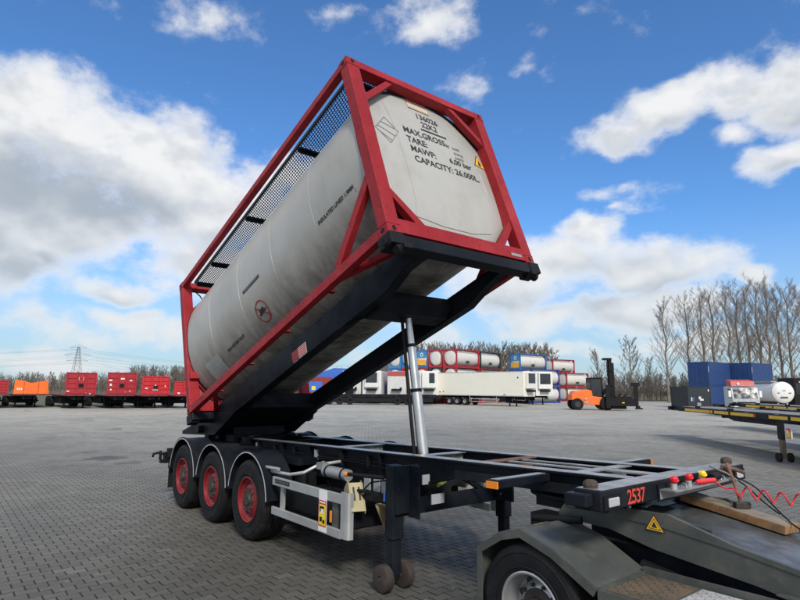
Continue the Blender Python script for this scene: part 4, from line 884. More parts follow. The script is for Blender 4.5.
HN = tag(part('tool_handle', MB().tube([(8.06, .55, 1.40), (8.08, .76, 1.365), (8.09, .92, 1.325)], .017, 8), rust, None, smooth=True), 'short brown wooden tool handle sticking out beside the sledge hammer', 'tool handle')
PB = tag(part('pry_bar', MB().tube([(8.05, .34, 1.42), (8.12, .48, 1.36), (8.18, .54, 1.30)], .009, 6), mat('tan_casting', (.22, .19, .14), .6), None, smooth=True), 'thin tan bar leaning across the sledge hammer handle', 'bar')
# coiled red air line and its grip
hs = thing('coiled_air_hose', 'coiled red air hose with a red grip, plugged in at the front of the chassis', 'air hose', (8.12, .1, 1.30))
I = Matrix.Translation((-8.12, -.1, -1.30))
A0 = Vector((8.11, -.02, 1.335)); A1 = Vector((8.12, .24, 1.325)); b = MB(); b.M = I
b.cyl(A0, A1, .021, n=16); b.cyl(A0-Vector((0, .03, 0)), A0, .015, n=12); part('grip', b, redplastic, hs, bevel=.006, smooth=True)
pts = []; Bs = Vector((8.17, .34, 1.255)); Be = Vector((8.98, .76, 1.235))
for i in range(8): t = i/7; q = A1.lerp(Bs, t); q.z += -.012*math.sin(math.pi*t); pts.append(q)
ax_ = (Be-Bs).normalized(); e1 = Vector((0, 0, 1)); e2 = ax_.cross(e1)
for i in range(1, 260):
    t = i/259; ph = 2*math.pi*8.0*t; rr = .042*min(1, t*10); q = Bs.lerp(Be, t); q.z -= .035*math.sin(math.pi*t)
    pts.append(q+(e1*math.sin(ph)+e2*(1-math.cos(ph))*.6)*rr)
b = MB(); b.M = I; b.tube(pts, .0065, 7); part('coil', b, redplastic, hs, smooth=True)
for pts, lab in (([(8.08, .50, 1.36), (8.20, .60, 1.27), (8.35, .58, 1.15), (8.474, .524, 1.085)], 'short black cable running from the nose beam down towards the timber beam'), ([(8.08, .54, 1.36), (8.26, .64, 1.26), (8.42, .52, 1.16), (8.56, .38, 1.09), (8.69, .23, 1.055), (8.95, .10, .99)], 'long black cable trailing from the nose beam past the end of the timber beam')):
    q = []
    for i in range(len(pts)-1):
        for k in range(6):
            t = k/6; p_1 = Vector(pts[max(i-1, 0)]); a_ = Vector(pts[i]); b_ = Vector(pts[i+1]); c_ = Vector(pts[min(i+2, len(pts)-1)])
            q.append(.5*((2*a_)+(b_-p_1)*t+(2*p_1-5*a_+4*b_-c_)*t*t+(3*a_-p_1-3*b_+c_)*t**3))
    q.append(Vector(pts[-1])); tag(part('cable', MB().tube(q, .006, 7), rubber, None, smooth=True), lab, 'cable')

# ================================================================== far yard
def axis_frame(x, y, z=0, yaw=0): return dict(loc=(x, y, z), rotz=yaw)
def quad(pts, m_, name, parent):
    me = bpy.data.meshes.new(name); me.from_pydata([tuple(p) for p in pts], [], [tuple(range(len(pts)))]); me.materials.append(m_); return part(name, None, m_, parent, me=me)

# ---- tank containers in stacks: local x = length, origin at the near lower corner, y = width away to the left
FT = {}
def far_tank(fm, tm, end_panel=None, panel2=None):
    """prototype: frame pieces, tank, walkway; 6.06 x 2.44 x 2.6"""
    key = (fm.name, tm.name, end_panel.name if end_panel else '')
    r = thing('stacked_tank_container', '', 'tank container')
    L, Wd, H = 6.06, 2.44, 2.6
    for x in (0, L-.16):
        for y in (0, Wd-.16): b = MB(); b.box(x, x+.16, y, y+.16, 0, H); part('corner_post', b, fm, r)
        b = MB(); b.box(x, x+.15, .16, Wd-.16, H-.16, H-.01); part('top_end_rail', b, fm, r)
        b = MB(); b.box(x, x+.15, .16, Wd-.16, .01, .22); part('bottom_end_rail', b, fm, r)
        b = MB()
        for sy in (0, 1):
            for pts in ([(.16, .22), (.62, .22), (.16, .75)], [(.16, H-.16), (.16, H-.7), (.60, H-.16)]):
                b.prism([(Wd-a if sy else a, z) for a, z in pts], x+.03, x+.10, 'x')
        part('corner_gussets', b, fm, r, kind='stuff')
    for y in (.01, Wd-.13):
        b = MB(); b.box(.16, L-.16, y, y+.12, .01, .17); part('bottom_side_rail', b, fm, r)
        b = MB(); b.box(.16, L-.16, y, y+.10, H-.11, H-.01); part('top_side_rail', b, fm, r)
    b = MB(); c = (0, Wd/2, H/2+.02); b.lathe([(.001, .04), (.6, .06), (1.0, .12), (1.10, .22), (1.12, .35), (1.12, L-.35), (1.10, L-.22), (1.0, L-.12), (.6, L-.06), (.001, L-.04)], c=c, ax='x', n=32)
    tk = part('tank', b, tm, r, smooth=True)
    b = MB()
    for x in (1.2, 2.4, 3.6, 4.8): b.lathe([(1.122, x-.03), (1.135, x-.02), (1.135, x+.02), (1.122, x+.03)], c=c, ax='x', n=32)
    part('tank_bands', b, fadeink if False else bktank, tk, kind='stuff')
    b = MB(); b.box(.2, L-.2, .5, .95, H-.1, H-.05); part('walkway', b, grating, r)
    b = MB(); b.box(2.7, 3.4, .08, .14, .55, .95); part('data_plate', b, darkbox, r)
    if end_panel:
        b = MB(); b.box(.015, .03, .3, Wd-.3, 1.45, H-.2); part('end_panel', b, end_panel, r); b = MB(); b.box(.012, .03, .3, Wd-.3, .35, 1.1); part('end_panel', b, panel2, r)
        b = MB(); b.lathe([(.18, 0), (.30, 0)], c=(.008, Wd/2-.1, 1.9), ax='x', n=20); part('white_emblem', b, white, r)
    return r
whitef = mat('pale_grey_frame', (.35, .36, .37), .5)
bluef = mat('mid_blue_frame', (.03, .14, .38), .5)
ltblue = mat('light_blue_frame', (.05, .22, .42), .5)
dblue = mat('royal_blue_paint', (.025, .07, .30), .5)
protoR = far_tank(redbk, bktank); protoB = far_tank(bluef, bktank); protoG = far_tank(darkbox, bktank); protoL = far_tank(ltblue, bktank); protoP = far_tank(bluef, bktank, ltblue, mat('orange_yellow_panel', (.75, .38, .04), .5)); protoD = far_tank(dblue, bktank)
used = set()
HA = heading(.64, .77)
GT = 'tank containers stacked across the yard'
def stacked(proto, base, tier, yaw, label):
    loc = (base.x, base.y, .02+tier*2.605)
    if proto.name not in used:
        used.add(proto.name); proto.location = loc; proto.rotation_euler = (0, 0, yaw); proto['label'] = label; proto['group'] = GT; return proto
    return copy_tree(proto, loc, yaw, label, GT)
ex = Vector((math.cos(HA), math.sin(HA), 0)); ey = Vector((-math.sin(HA), math.cos(HA), 0))
C0 = at(458, 82)
row = [(0, (protoR, protoR, protoR), 'long red frame with its whole side showing'), (1, (protoR, protoG, protoR), 'red frame beside the long red one'), (2, (protoR, protoR, protoP), 'blue frame with orange panel'), (3, (protoB, protoR, protoB), 'mid blue frame'), (4, (protoB, protoB, protoL), 'light blue frame at the left end')]
tn = ('bottom', 'middle', 'top')
labs = {0: 'the rightmost row-front stack, red frames', 1: 'the second stack from the right, behind the white reefer', 2: 'the stack topped by the blue and orange end panel', 3: 'the narrow stack just right of the lift ram', 4: 'the leftmost stack, seen behind the lift ram'}
for i, ps, _ in row:
    base = C0+ey*(i*2.62)
    for t_ in range(3): stacked(ps[t_], base, t_, HA, f'white tank container, {tn[t_]} of {labs[i]}')
base = C0+ex*6.5
for t_ in range(3): stacked((protoR, protoR, protoG)[t_], base, t_, HA, f'white tank container with {"dark" if t_ == 2 else "red"} frame, {tn[t_]} of the stack right of the long red-framed tank')
HA = heading(.84, .54); ey = Vector((-math.sin(HA), math.cos(HA), 0))
C1 = at(522, 92)
for t_ in range(3): stacked((protoD, protoD, protoP)[t_], C1, t_, HA, f'white tank container in a blue frame, {tn[t_]} of the blue stack behind the cream reefer')
C2 = at(555, 108)
for t_ in range(3): stacked(protoR, C2, t_, HA, f'white tank container in a red frame, {tn[t_]} of the three-high stack near the orange forklift')
C3 = at(568.5, 106)
for t_ in range(2): stacked(protoR, C3, t_, HA, f'white tank container in a red frame, {tn[t_]} of the two-high stack nearest the orange forklift')
C4 = at(534, 88)
for t_ in range(2): stacked(protoD, C4, t_, HA, f'white tank container in a royal blue frame, {tn[t_]} one just behind the reefer noses')
for pr in (protoR, protoB, protoG, protoL, protoP, protoD):
    if pr.name not in used:
        for c in list(pr.children):
            for d in list(c.children): bpy.data.objects.remove(d)
            bpy.data.objects.remove(c)
        bpy.data.objects.remove(pr)

# ---- corrugated box containers
def box_container(name, m_, L, Wd, H, label, loc, yaw, group=None, ribs=True, doors=True):
    r = thing(name, label, 'container', loc, yaw, group)
    b = MB(); b.box(.03, L-.03, .03, Wd-.03, .03, H-.03); part('body', b, m_, r)
    b = MB()
    for x in (0, L-.14):
        for y in (0, Wd-.14): b.box(x, x+.14, y, y+.14, .0, H)
    for y in (0, Wd-.1):
        for z in (0, H-.12): b.box(.14, L-.14, y, y+.1, z, z+.12)
    for x in (0, L-.1):
        for z in (0, H-.12): b.box(x, x+.1, .14, Wd-.14, z, z+.12)
    part('frame', b, m_, r, kind='stuff')
    if ribs:
        b = MB(); n = int((L-.4)/.28)
        for i in range(n): x = .2+i*.28; b.prism([(x, .032), (x+.04, .006), (x+.13, .006), (x+.17, .032)], .13, H-.13, 'z'); b.prism([(x, Wd-.032), (x+.04, Wd-.006), (x+.13, Wd-.006), (x+.17, Wd-.032)], .13, H-.13, 'z')
        part('wall_ribs', b, m_, r, kind='stuff')
    if doors:
        for k, y in enumerate((.16, Wd/2+.01)):
            b = MB(); b.box(-.012, .028, y, y+Wd/2-.18, .14, H-.14); dr = part('door', b, m_, r)
            for q in (.3, .75): b = MB(); b.cyl((-.03, y+q, .15), (-.03, y+q, H-.15), .018, n=8); part('lock_rod', b, m_, dr)
    return r
HB = heading(.8, .6)
for i, (px, D, nm) in enumerate(((712, 68, 'left'), (756, 69.5, 'right'))):
    p = at(px, D); ex_ = Vector((math.cos(HB), math.sin(HB), 0))
    for t_ in range(2):
        q = box_container('blue_container', bluec, 6.06, 2.44, 2.75, f'dark blue corrugated container, {"upper" if t_ else "lower"} of the {nm} pair behind the parked trailers', (p.x, p.y, .02+t_*2.76), HB, 'dark blue containers stacked two high')
        b = MB(); b.box(-.02, .02, -.03, .0, 1.6, 2.3) if False else b.box(.02, .09, -.006, -.001, 1.5, 2.2); part('white_code', b, white, q)
p = at(690, 60); q = box_container('dark_container', darkbox, 3.0, 2.44, 2.5, 'flat-sided anthracite container with white marks, left of the blue containers', (p.x, p.y, .0), heading(1, .30), None, ribs=False, doors=False)
for x0, z0, w_, h_, m_ in ((.36, 1.0, .14, .4, white), (.56, 1.0, .2, .4, bluep), (1.35, 1.2, .3, .28, white), (1.5, 1.05, .45, .2, white), (1.1, .5, .5, .35, galv), (2.6, 2.0, .14, .25, white)):
    b = MB(); b.box(x0, x0+w_, -.012, -.002, z0, z0+h_); part('painted_mark', b, m_, q)

# ---- reefer semi-trailers
def reefer(loc, yaw, label, m_body, L=13.6, H=2.85, top=None, unit=1, group='refrigerated trailers'):
    """local x from rear (0) to nose (L), y 0..2.55, seen side y=0"""
    r = thing('reefer_trailer', label, 'refrigerated trailer', loc, yaw, group)
    z0 = 1.22; Wd = 2.55
    b = MB(); b.box(0, L, 0, Wd, z0, z0+H); bd = part('box_body', b, m_body, r, bevel=.03)
    b = MB(); b.box(-.01, L+.01, -.01, .0, z0, z0+.10); b.box(-.01, L+.01, -.012, 0, z0+H-.08, z0+H+.01); b.box(-.02, .04, -.012, Wd+.01, z0, z0+.12); part('edge_trim', b, alu, bd)
    if unit:
        b = MB(); b.box(L+.001, L+.40, .32, Wd-.32, z0+.95, z0+H-.1); fu = part('cooling_unit', b, white, r, bevel=.06)
        b = MB(); b.box(L+.402, L+.41, .5 if unit == 1 else 1.3, Wd-.5, z0+1.6, z0+H-.25); part('unit_grille', b, glass, fu)
    else:
        b = MB(); b.box(L+.001, L+.03, .9, 1.3, z0+.5, z0+.9); b2 = part('service_panel', b, alu, r); b = MB(); b.box(L+.001, L+.03, 1.7, 2.0, z0+.6, z0+1.0); part('coupling_panel', b, rubberpad, r)
    b = MB(); b.box(L+.0, L+.5, .6, Wd-.6, z0+.55, z0+.8); part('fuel_bracket', b, rubberpad, r)
    b = MB(); b.box(.3, L-.2, .75, .9, .95, z0); b.box(.3, L-.2, 1.65, 1.8, .95, z0); part('chassis_rails', b, black, r)
    for i, x in enumerate((2.0, 3.3, 4.6)):
        for y in (.02, Wd-.40):
            b = MB(); b.lathe([(.28, .02), (.42, 0), (.5, .06), (.5, .32), (.42, .38), (.28, .36)], c=(x, y, .5), n=24, closed=True); w_ = part('wheel', b, rubber, r, smooth=True)
            b = MB(); b.lathe([(.29, .06), (.2, .12), (.001, .10)] if y < 1 else [(.29, .32), (.2, .26), (.001, .28)], c=(x, y, .5), n=20); part('rim', b, rimalu, w_, smooth=True)
    for z in (.45, .80): b = MB(); b.box(5.6, 9.6, .03, .07, z, z+.10); part('side_guard_rail', b, alu, r)
    b = MB(); b.box(5.4, 5.46, .03, .1, .45, z0); b.box(9.6, 9.66, .03, .1, .45, z0); part('guard_posts', b, alu, r)
    b = MB(); b.box(10.0, 10.9, .15, 1.0, .55, 1.1); part('pallet_box', b, rubberpad, r)
    for y in (.45, Wd-.6): b = MB(); b.box(11.2, 11.32, y, y+.14, .08, z0); b.box(11.1, 11.42, y-.03, y+.17, .0, .08); part('landing_leg', b, black, r)
    b = MB(); b.box(.02, .10, .1, Wd-.1, .55, .72); part('rear_bumper', b, rubberpad, r)
    return r
pR = at(525, 69.5); pL = at(438.5, 79); hR = math.atan2((pR-pL).y, (pR-pL).x); Lr = (pR-pL).length
mr = reefer((pL.x, pL.y, 0), hR, 'long cream-white refrigerated trailer seen side-on in front of the stacked tanks', cream, L=Lr, H=3.05)
for k, (x, z) in enumerate(((.3, 1.6), (.9, 1.65), (Lr-2.9, 1.35))): b = MB(); b.box(x, x+.25, -.014, -.003, z, z+.12); part('small_marking', b, darkbox, mr)
b = MB(); b.box(Lr-.9, Lr-.7, -.014, -.003, 3.4, 3.6); part('small_marking', b, darkbox, mr)
# noses of parked reefers: local x axis points towards us
for px, D, m_, lab in ((343, 79, bkwhite, 'white refrigerated trailer nose, leftmost of the row behind the black flat trailer'), (363, 78, white, 'white refrigerated trailer with a big dark grille, second from the left of its row'), (388, 79, bkwhite, 'grey-white trailer nose with a dull red band along its top'), (404, 80, bkwhite, 'white trailer nose between the red-banded one and the lift ram'), (420.5, 78, white, 'white refrigerated trailer nose just left of the long cream one'), (537, 80, white, 'white refrigerated trailer nose standing behind the end of the long cream one')):
    hd_ = heading(-.12 if px < 500 else .18, -1); e_ = Vector((math.cos(hd_), math.sin(hd_), 0)); f_2 = Vector((-math.sin(hd_), math.cos(hd_), 0))
    nose_ = at(px, D); rear = nose_-e_*13.6
    # y axis runs to image right when looking from the nose
    o = reefer((rear.x, rear.y, 0), hd_, lab, m_, H=3.2 if px < 500 else 3.3, unit={343: 0, 388: 0, 404: 0, 420.5: 2}.get(px, 1))
    if px == 388:
        b = MB(); b.box(13.602, 13.62, .02, 2.53, 3.75, 4.42-.3); b.box(13.602, 13.62, .02, 2.53, 4.12, 4.40); part('red_band', b, mat('dull_red_band', (.38, .07, .07), .6), o)
        b = MB(); b.box(6, 13.6, -.02, -.002, 1.25, 4.40); part('blue_side', b, dblue, o)
    if px == 343: b = MB(); b.box(14.06, 14.09, .5, 1.6, 1.3, 2.5); b.box(14.09, 14.10, .75, 1.35, 1.3, 2.2); part('black_rack', b, rubberpad, o)
# low black flat trailer row in front of them
pa, pb = at(322, 73), at(437, 74); h_ = math.atan2((pb-pa).y, (pb-pa).x); Lf = (pb-pa).length
fl = thing('black_flat_trailer', 'long low black skeletal trailer parked across the row of white trailer noses', 'flatbed trailer', (pa.x, pa.y, 0), h_)
b = MB(); b.box(0, Lf, 0, .3, .95, 1.25); b.box(0, Lf, 1.8, 2.1, .95, 1.25); part('frame_rails', b, black, fl)
b = MB(); b.box(0, Lf, .0, 2.3, 1.25, 1.33); part('deck', b, black, fl)
b = MB(); b.box(.4, Lf-.4, .1, .5, .35, .95); part('tool_lockers', b, rubberpad, fl)
for x in (1.0, 2.3, 3.6, Lf-5, Lf-3.7, Lf-2.4):
    b = MB(); b.lathe([(.2, .02), (.42, 0), (.5, .06), (.5, .32), (.42, .38)], c=(x, -.1, .5), n=20, closed=True); part('wheel', b, rubber, fl, smooth=True)
# blue tarpaulin trailer and red swap-body further left, seen under the raised tank
p = at(312, 84); t = thing('blue_tarp_trailer', 'bright blue curtain-sided trailer seen in the gap beneath the raised tank', 'trailer', (p.x, p.y, 0), heading(1, .15))
b = MB(); b.prism([(0, 1.2), (6.0, 1.2), (6.0, 4.9), (3.2, 5.0), (1.2, 4.3), (0, 3.6)], 0, 2.5); part('curtain', b, bluep, t)
b = MB(); b.box(0, 6, .05, 2.4, .9, 1.2); part('chassis', b, black, t)
for x in (.8, 2.1, 5.0): b = MB(); b.cyl((x, 0, .5), (x, .35, .5), .5, n=20); part('wheel', b, rubber, t)
for x in (3.6, 4.3, 5.2): b = MB(); b.cyl((x, .0, 4.7), (x, .0, 5.4), .03, n=6); part('roof_post', b, galv, t)
p = at(303, 78); t = thing('red_tipper_body', 'dark red tipping body standing low beneath the raised tank', 'tipper body', (p.x, p.y, 0), heading(1, .1))
b = MB(); b.prism([(0, 2.0), (.6, 1.0), (3.6, 1.0), (3.9, 3.5), (1.2, 3.6), (.2, 3.2)], 0, 2.4); part('body', b, mat('dark_red_paint', (.22, .02, .03), .5), t)
b = MB(); b.box(.9, 2.6, -.02, -.002, 1.5, 2.9); part('side_panel', b, bluep, t); b = MB(); b.box(1.2, 1.7, -.04, -.022, 1.8, 2.3); part('yellow_patch', b, yelplastic, t); b = MB(); b.box(0, 3.6, .2, 2.2, .5, 1.0); part('subframe', b, black, t)
for x in (.8, 2.8): b = MB(); b.cyl((x, 0, .5), (x, .35, .5), .5, n=20); part('wheel', b, rubber, t)
# dark storage shed behind them
p = at(374, 98); sh = thing('storage_shed', 'dark grey-brown storage shed roof rising behind the white trailer noses', 'shed', (p.x, p.y, 0), heading(1, .05))
b = MB(); b.box(0, 5.4, 0, 14, 0, 7.2); part('wall', b, tarp, sh)
b = MB(); b.prism([(-.2, 7.2), (5.6, 7.2), (5.6, 8.6), (-.2, 8.0)], -.3, 14.3); part('roof', b, tarp, sh)
b = MB()
for k in range(6): b.box(.3+k*.9, .36+k*.9, -.03, -.002, 0, 7.2)
part('wall_seams', b, tarp, sh, kind='stuff')

# ---- heavy forklift
p = at(573.5, 60); FK = thing('heavy_forklift', 'orange heavy forklift with tall black mast and container attachment lowered', 'forklift', (p.x, p.y, 0), heading(1, -.10))
def fk(n, b, m_, par=None, **k): return part(n, b, m_, par or FK, **k)
b = MB(); b.prism([(.02, 1.0), (.05, 1.55), (.35, 1.95), (1.0, 2.0), (1.6, 2.12), (2.1, 2.0), (2.2, 1.25), (1.25, .95), (1.2, .6), (1.05, .6), (.95, 1.05), (.6, 1.2), (.3, 1.05)], .35, 2.6); fk('counterweight', b, orange, bevel=.06)
b = MB(); b.prism([(1.15, .55), (3.1, .55), (3.1, 1.35), (2.1, 1.40), (1.3, 1.2)], .25, 2.7); fk('chassis', b, orange, bevel=.04)
for x, r_, y in ((.58, .60, .12), (.58, .60, 2.3), (3.55, .72, .0), (3.55, .72, 2.3)):
    b = MB(); b.lathe([(.25, .05), (r_*.7, .0), (r_-.04, .04), (r_, .12), (r_, .40), (r_-.04, .48), (r_*.7, .5), (.25, .45)], c=(x, y, r_), n=28, closed=True); w_ = fk('wheel', b, rubber, smooth=True)
    b = MB(); b.cyl((x, y+.02 if y < 1 else y+.3, r_), (x, y+.1 if y < 1 else y+.48, r_), .28, n=16); part('rim', b, darkbox, w_, smooth=True)
b = MB(); b.prism([(2.0, 1.42), (3.2, 1.42), (3.35, 2.2), (3.1, 3.25), (2.05, 3.25), (1.95, 2.2)], .5, 2.4); cb = fk('cab', b, glass, bevel=.04)
b = MB()
for x, x2 in ((1.95, 2.03), (3.22, 3.12)):
    for y in (.47, 2.38): b.bar((x if x > 2 else 2.0, y, 1.42), (x2, y, 3.3), .08, .08)
b.box(1.98, 3.2, .45, 2.45, 3.25, 3.36); part('cab_frame', b, rubberpad, cb)
for y in (.55, 1.15): b = MB(); b.box(4.0, 4.28, y, y+.22, .35, 5.35); b.box(4.3, 4.5, y+.04, y+.2, .3, 4.9) ; fk('mast_channel', b, rubberpad)
b = MB(); b.box(3.5, 4.3, .52, 1.4, 5.2, 5.42); b.box(3.9, 4.2, .7, 1.2, 3.5, 5.1); b.box(4.02, 4.4, .55, 1.4, 2.4, 2.6); b.box(4.02, 4.4, .55, 1.4, 3.9, 4.1); fk('mast_crosshead', b, rubberpad)
b = MB(); b.cyl((4.15, .9, .6), (4.15, .9, 4.6), .10); fk('mast_cylinder', b, galv, smooth=True)
b = MB(); b.bar((3.0, .6, 1.3), (4.0, .6, 2.4), .16, .16); b.bar((3.0, 1.9, 1.3), (4.0, 1.3, 2.4), .16, .16); fk('tilt_cylinders', b, rubberpad)
b = MB(); b.box(3.55, 6.2, -.35, .15, .45, 1.25); b.box(3.9, 5.4, -.1, 1.6, .15, .6); b.box(4.3, 5.9, -.2, .1, 1.25, 1.45); at2 = fk('side_spreader', b, rubberpad, bevel=.03)
b = MB(); b.cyl((4.6, -.05, 1.45), (4.9, -.05, 1.7), .12); b.cyl((5.2, -.05, 1.45), (5.45, -.05, 1.65), .09); b.box(4.0, 4.15, -.1, .1, 1.4, 1.8); part('hydraulic_block', b, rubberpad, at2)
b = MB(); b.box(4.9, 5.15, -.36, -.352, .75, .85); part('yellow_plate', b, yellow, at2)
b = MB(); b.box(3.35, 3.75, -.38, -.2, .25, 2.6); part('upright_guard', b, rubberpad, at2)
b = MB(); b.box(6.2, 6.55, -.3, .1, .45, 2.6); b.box(6.0, 6.75, -.32, .15, 2.5, 2.85); b.box(6.35, 6.7, -.3, .1, .2, .5); b.box(6.3, 6.95, -.25, .05, .15, .3); part('spreader_arm', b, rubberpad, at2)
b = MB(); b.cyl((1.3, .3, 1.1), (1.55, .3, 1.1), .12); b.box(1.3, 1.6, .2, .3, .7, .95); fk('step_box', b, galv)

# ---- flatbed trailers with red headboards, nose towards us, decks going back to the left
HD = heading(-.63, .78)      # +x runs from nose to tail
def flatbed(px, D, hh, m_, label, marks=(), wdt=2.5, group='flatbed trailers with tall headboards'):
    p = at(px, D); r = thing('headboard_trailer', label, 'flatbed trailer', (p.x, p.y, 0), HD, group)
    L = 12.5                      # local: x back, y: 0 (left seen from front) .. -w to the right
    b = MB(); b.box(0, L, -wdt, 0, 1.16, 1.28); part('deck', b, mat('dull_red_deck', (.14, .03, .035), .6), r)
    b = MB(); b.box(.2, L, -1.75, -1.6, .8, 1.16); b.box(.2, L, -.9, -.75, .8, 1.16); part('frame_rails', b, black, r)
    b = MB(); b.box(0, .05, -wdt+.1, -.1, 1.30, 1.28+hh); hb = part('headboard', b, m_, r)
    for y in (-wdt, -wdt/2-.42, -wdt/2+.32, -.1): b = MB(); b.box(-.11, .10, y, y+.1, 1.285, 1.28+hh+.02); part('headboard_post', b, m_, hb)
    b = MB()
    for k in range(5): b.box(-.06, -.001, -wdt+.1, -.1, 1.4+k*(hh-.2)/4, 1.46+k*(hh-.2)/4)
    part('headboard_ribs', b, m_, hb, kind='stuff')
    for (y, z, w_, h_, mm) in marks: b = MB(); b.box(-.068, -.062, -y-w_*.7, -y, 1.28+z, 1.28+z+h_*.7); part('mark', b, mm, hb)
    b = MB(); b.box(-.03, .0, -1.45, -1.05, 1.28+hh*.30, 1.28+hh*.48); part('air_socket', b, rubberpad, hb)
    for x in (2.6,):
        for y in (-2.1, -.5): b = MB(); b.box(x, x+.14, y, y+.14, .05, 1.1); b.box(x-.12, x+.26, y-.1, y+.24, 0, .06); part('landing_leg', b, black, r)
    for x in (8.0, 9.3, 10.6):
        for y in (-2.5, -.38): b = MB(); b.lathe([(.22, .02), (.42, 0), (.5, .06), (.5, .32), (.42, .38), (.22, .36)], c=(x, y, .5), n=20, closed=True); part('wheel', b, rubber, r, smooth=True)
    b = MB(); b.box(3.5, 7.4, -2.3, -.3, .4, .95); part('underbody_lockers', b, rubberpad, r)
    b = MB(); b.box(.5, 1.4, -1.5, -1.0, .8, 1.14); part('kingpin_plate', b, black, r)
    b = MB(); b.box(3.2, 3.35, -2.4, -.1, .55, .7); part('cross_tube', b, black, r)
    return r
flatbed(64, 52, 2.0, redbk, 'red headboard trailer with a ladder-like bracket, first red one right of the orange', ((1.02, 1.3, .05, .4, white), (1.38, 1.3, .05, .4, white), (.12, .25, .3, .15, white), (1.6, .12, .15, .15, white), (1.95, .05, .2, .1, white)))
flatbed(106, 53, 2.05, redbk, 'red headboard trailer spotted with white stickers, second red one right of the orange', ((.1, 1.25, .4, .2, white), (1.1, 1.4, .5, .2, white), (1.9, 1.25, .3, .2, white), (.2, .8, .25, .3, white), (.25, .4, .2, .2, white), (1.55, .2, .2, .2, white), (1.9, .3, .2, .1, white)))
flatbed(141, 54, 1.75, mat('signal_red_paint', (.50, .022, .03), .45), 'bright red headboard trailer with a pale bar, third red one right of the orange', ((.3, .55, .3, .15, white), (.85, .38, .85, .2, galv), (1.15, .85, .15, .12, white), (2.05, .75, .15, .2, white)))
flatbed(174, 55, 1.3, mat('signal_red_paint', (.68, .03, .04)), 'low bright red headboard trailer half hidden by the tank frame', ((.3, .1, .3, .2, white),))
flatbed(-27, 52, 1.25, redbk, 'red headboard trailer cut off by the left edge of the picture')
p = at(13, 55); OT = flatbed(13, 53, .25, orange, 'orange trailer with a low sagging front board, between the red ones', wdt=2.6)
b = MB(); b.prism([(-2.75, 0), (-2.60, 1.25), (-1.95, 1.15), (-1.3, 1.0), (-.7, 1.2), (.0, 1.32), (.05, 0)], -.08, -.03, 'x'); b.v = [(x, y, z+1.30) for x, y, z in b.v]
fbm = part('sagging_board', b, orange, OT)
for (y, z, w_, h_) in ((-.45, .35, .1, .2), (-.3, .35, .1, .2), (-.6, .35, .1, .18)): b = MB(); b.box(-.09, -.082, y, y+w_, 1.3+z, 1.3+z+h_); part('mark', b, white, fbm)
for y in (-1.9, -.75): b = MB(); b.box(-.10, -.08, y, y+.05, 1.32, 2.4); part('board_seam', b, mat('dark_orange', (.5, .09, .01)), fbm)

# ---- skeletal chassis on the right with yellow reflective strips
HC = heading(-.80, -8.36)     # +x runs from gooseneck tip towards us
def skeletal(px, D, label, L=12.0, legs=True, tape=True):
    p = at(px, D); r = thing('skeletal_trailer', label, 'container chassis', (p.x, p.y, .2), HC, 'container chassis parked on the right')
    # seen side is y=0, the body extends to y=+2.4 (image right)
    for y in (.35, 1.75):
        b = MB(); b.prism([(0, 1.02), (4.0, 1.02), (5.2, .80), (L, .80), (L, 1.16), (0, 1.16)], y, y+.14); part('main_rail', b, black, r)
    b = MB(); b.box(.0, .25, -.05, 2.45, 1.02, 1.17); b.box(-.25, .0, .5, .62, 1.05, 1.12); part('nose_beam', b, black, r)
    for y in (0, 2.36): b = MB(); b.box(1.0, L, y, y+.08, 1.0, 1.16); part('outer_rail', b, black, r)
    for x in (1.9, 4.2, 6.2, 8.0, 10.0): b = MB(); b.box(x, x+.1, .08, 2.36, 1.06, 1.15); part('crossmember', b, deck, r)
    b = MB(); b.box(.1, L, .45, 1.8, 1.162, 1.17); part('deck_plate', b, mat('pale_worn_deck', (.22, .21, .20), .6, dirt=.6, dirtcol=(.1, .09, .08)), r)
    for x in (.3, 2.8, 5.5): b = MB(); b.box(x, x+.15, .0, .15, 1.17, 1.25); part('twistlock', b, rubberpad, r)
    if tape:
        for x0, x1 in ((1.8, 4.1), (4.2, 4.35), (4.5, 5.6), (5.75, 7.3), (8.2, 9.2), (9.35, 10.4)):
            if x1 > L: break
            b = MB(); b.box(x0, x1, -.012, -.003, 1.03, 1.13); part('reflective_strip', b, yellow, r)
        for x0 in (4.12, 7.35): b = MB(); b.box(x0, x0+.08, -.014, -.003, 1.03, 1.13); part('red_reflector', b, redplastic, r)
    if legs:
        for y in (.04, 1.5):
            b = MB(); b.box(8.5, 8.66, y, y+.16, .45, 1.0); lg = part('landing_leg', b, black, r); b = MB(); b.box(8.52, 8.64, y+.02, y+.14, -.1, .45); part('leg_ram', b, mat('brown_steel', (.12, .09, .06), .6), lg)
            for q in (-.10, .22): b = MB(); b.cyl((8.58, y+q, -.07), (8.58, y+q+.09, -.07), .13, n=20); part('foot_wheel', b, rubber, lg, smooth=True)
        b = MB(); b.box(8.55, 8.62, .4, 2.0, .7, .8); part('leg_brace', b, black, r)
        b = MB(); b.box(9.0, 11.6, .02, .05, .40, .50); b.box(9.0, 11.6, .02, .05, .76, .92); b.box(8.95, 9.25, .015, .055, .40, .92); sg = part('side_guard', b, bkwhite, r)
        b = MB(); b.box(9.02, 9.22, .008, .014, .52, .80); part('warning_label', b, redplastic, sg); b = MB(); b.box(9.04, 9.20, .004, .0075, .54, .72); part('label_field', b, yelplastic, sg); b = MB(); b.box(9.06, 9.14, .000, .0035, .66, .76); part('label_pictogram', b, whitepl, sg)
    b = MB(); b.box(3.9, 4.05, .5, 1.2, .85, 1.02); part('tail_bracket', b, rubberpad, r)
    return r
skeletal(672, 25.8, 'nearest black container chassis on the right, with yellow strips and its landing legs down')
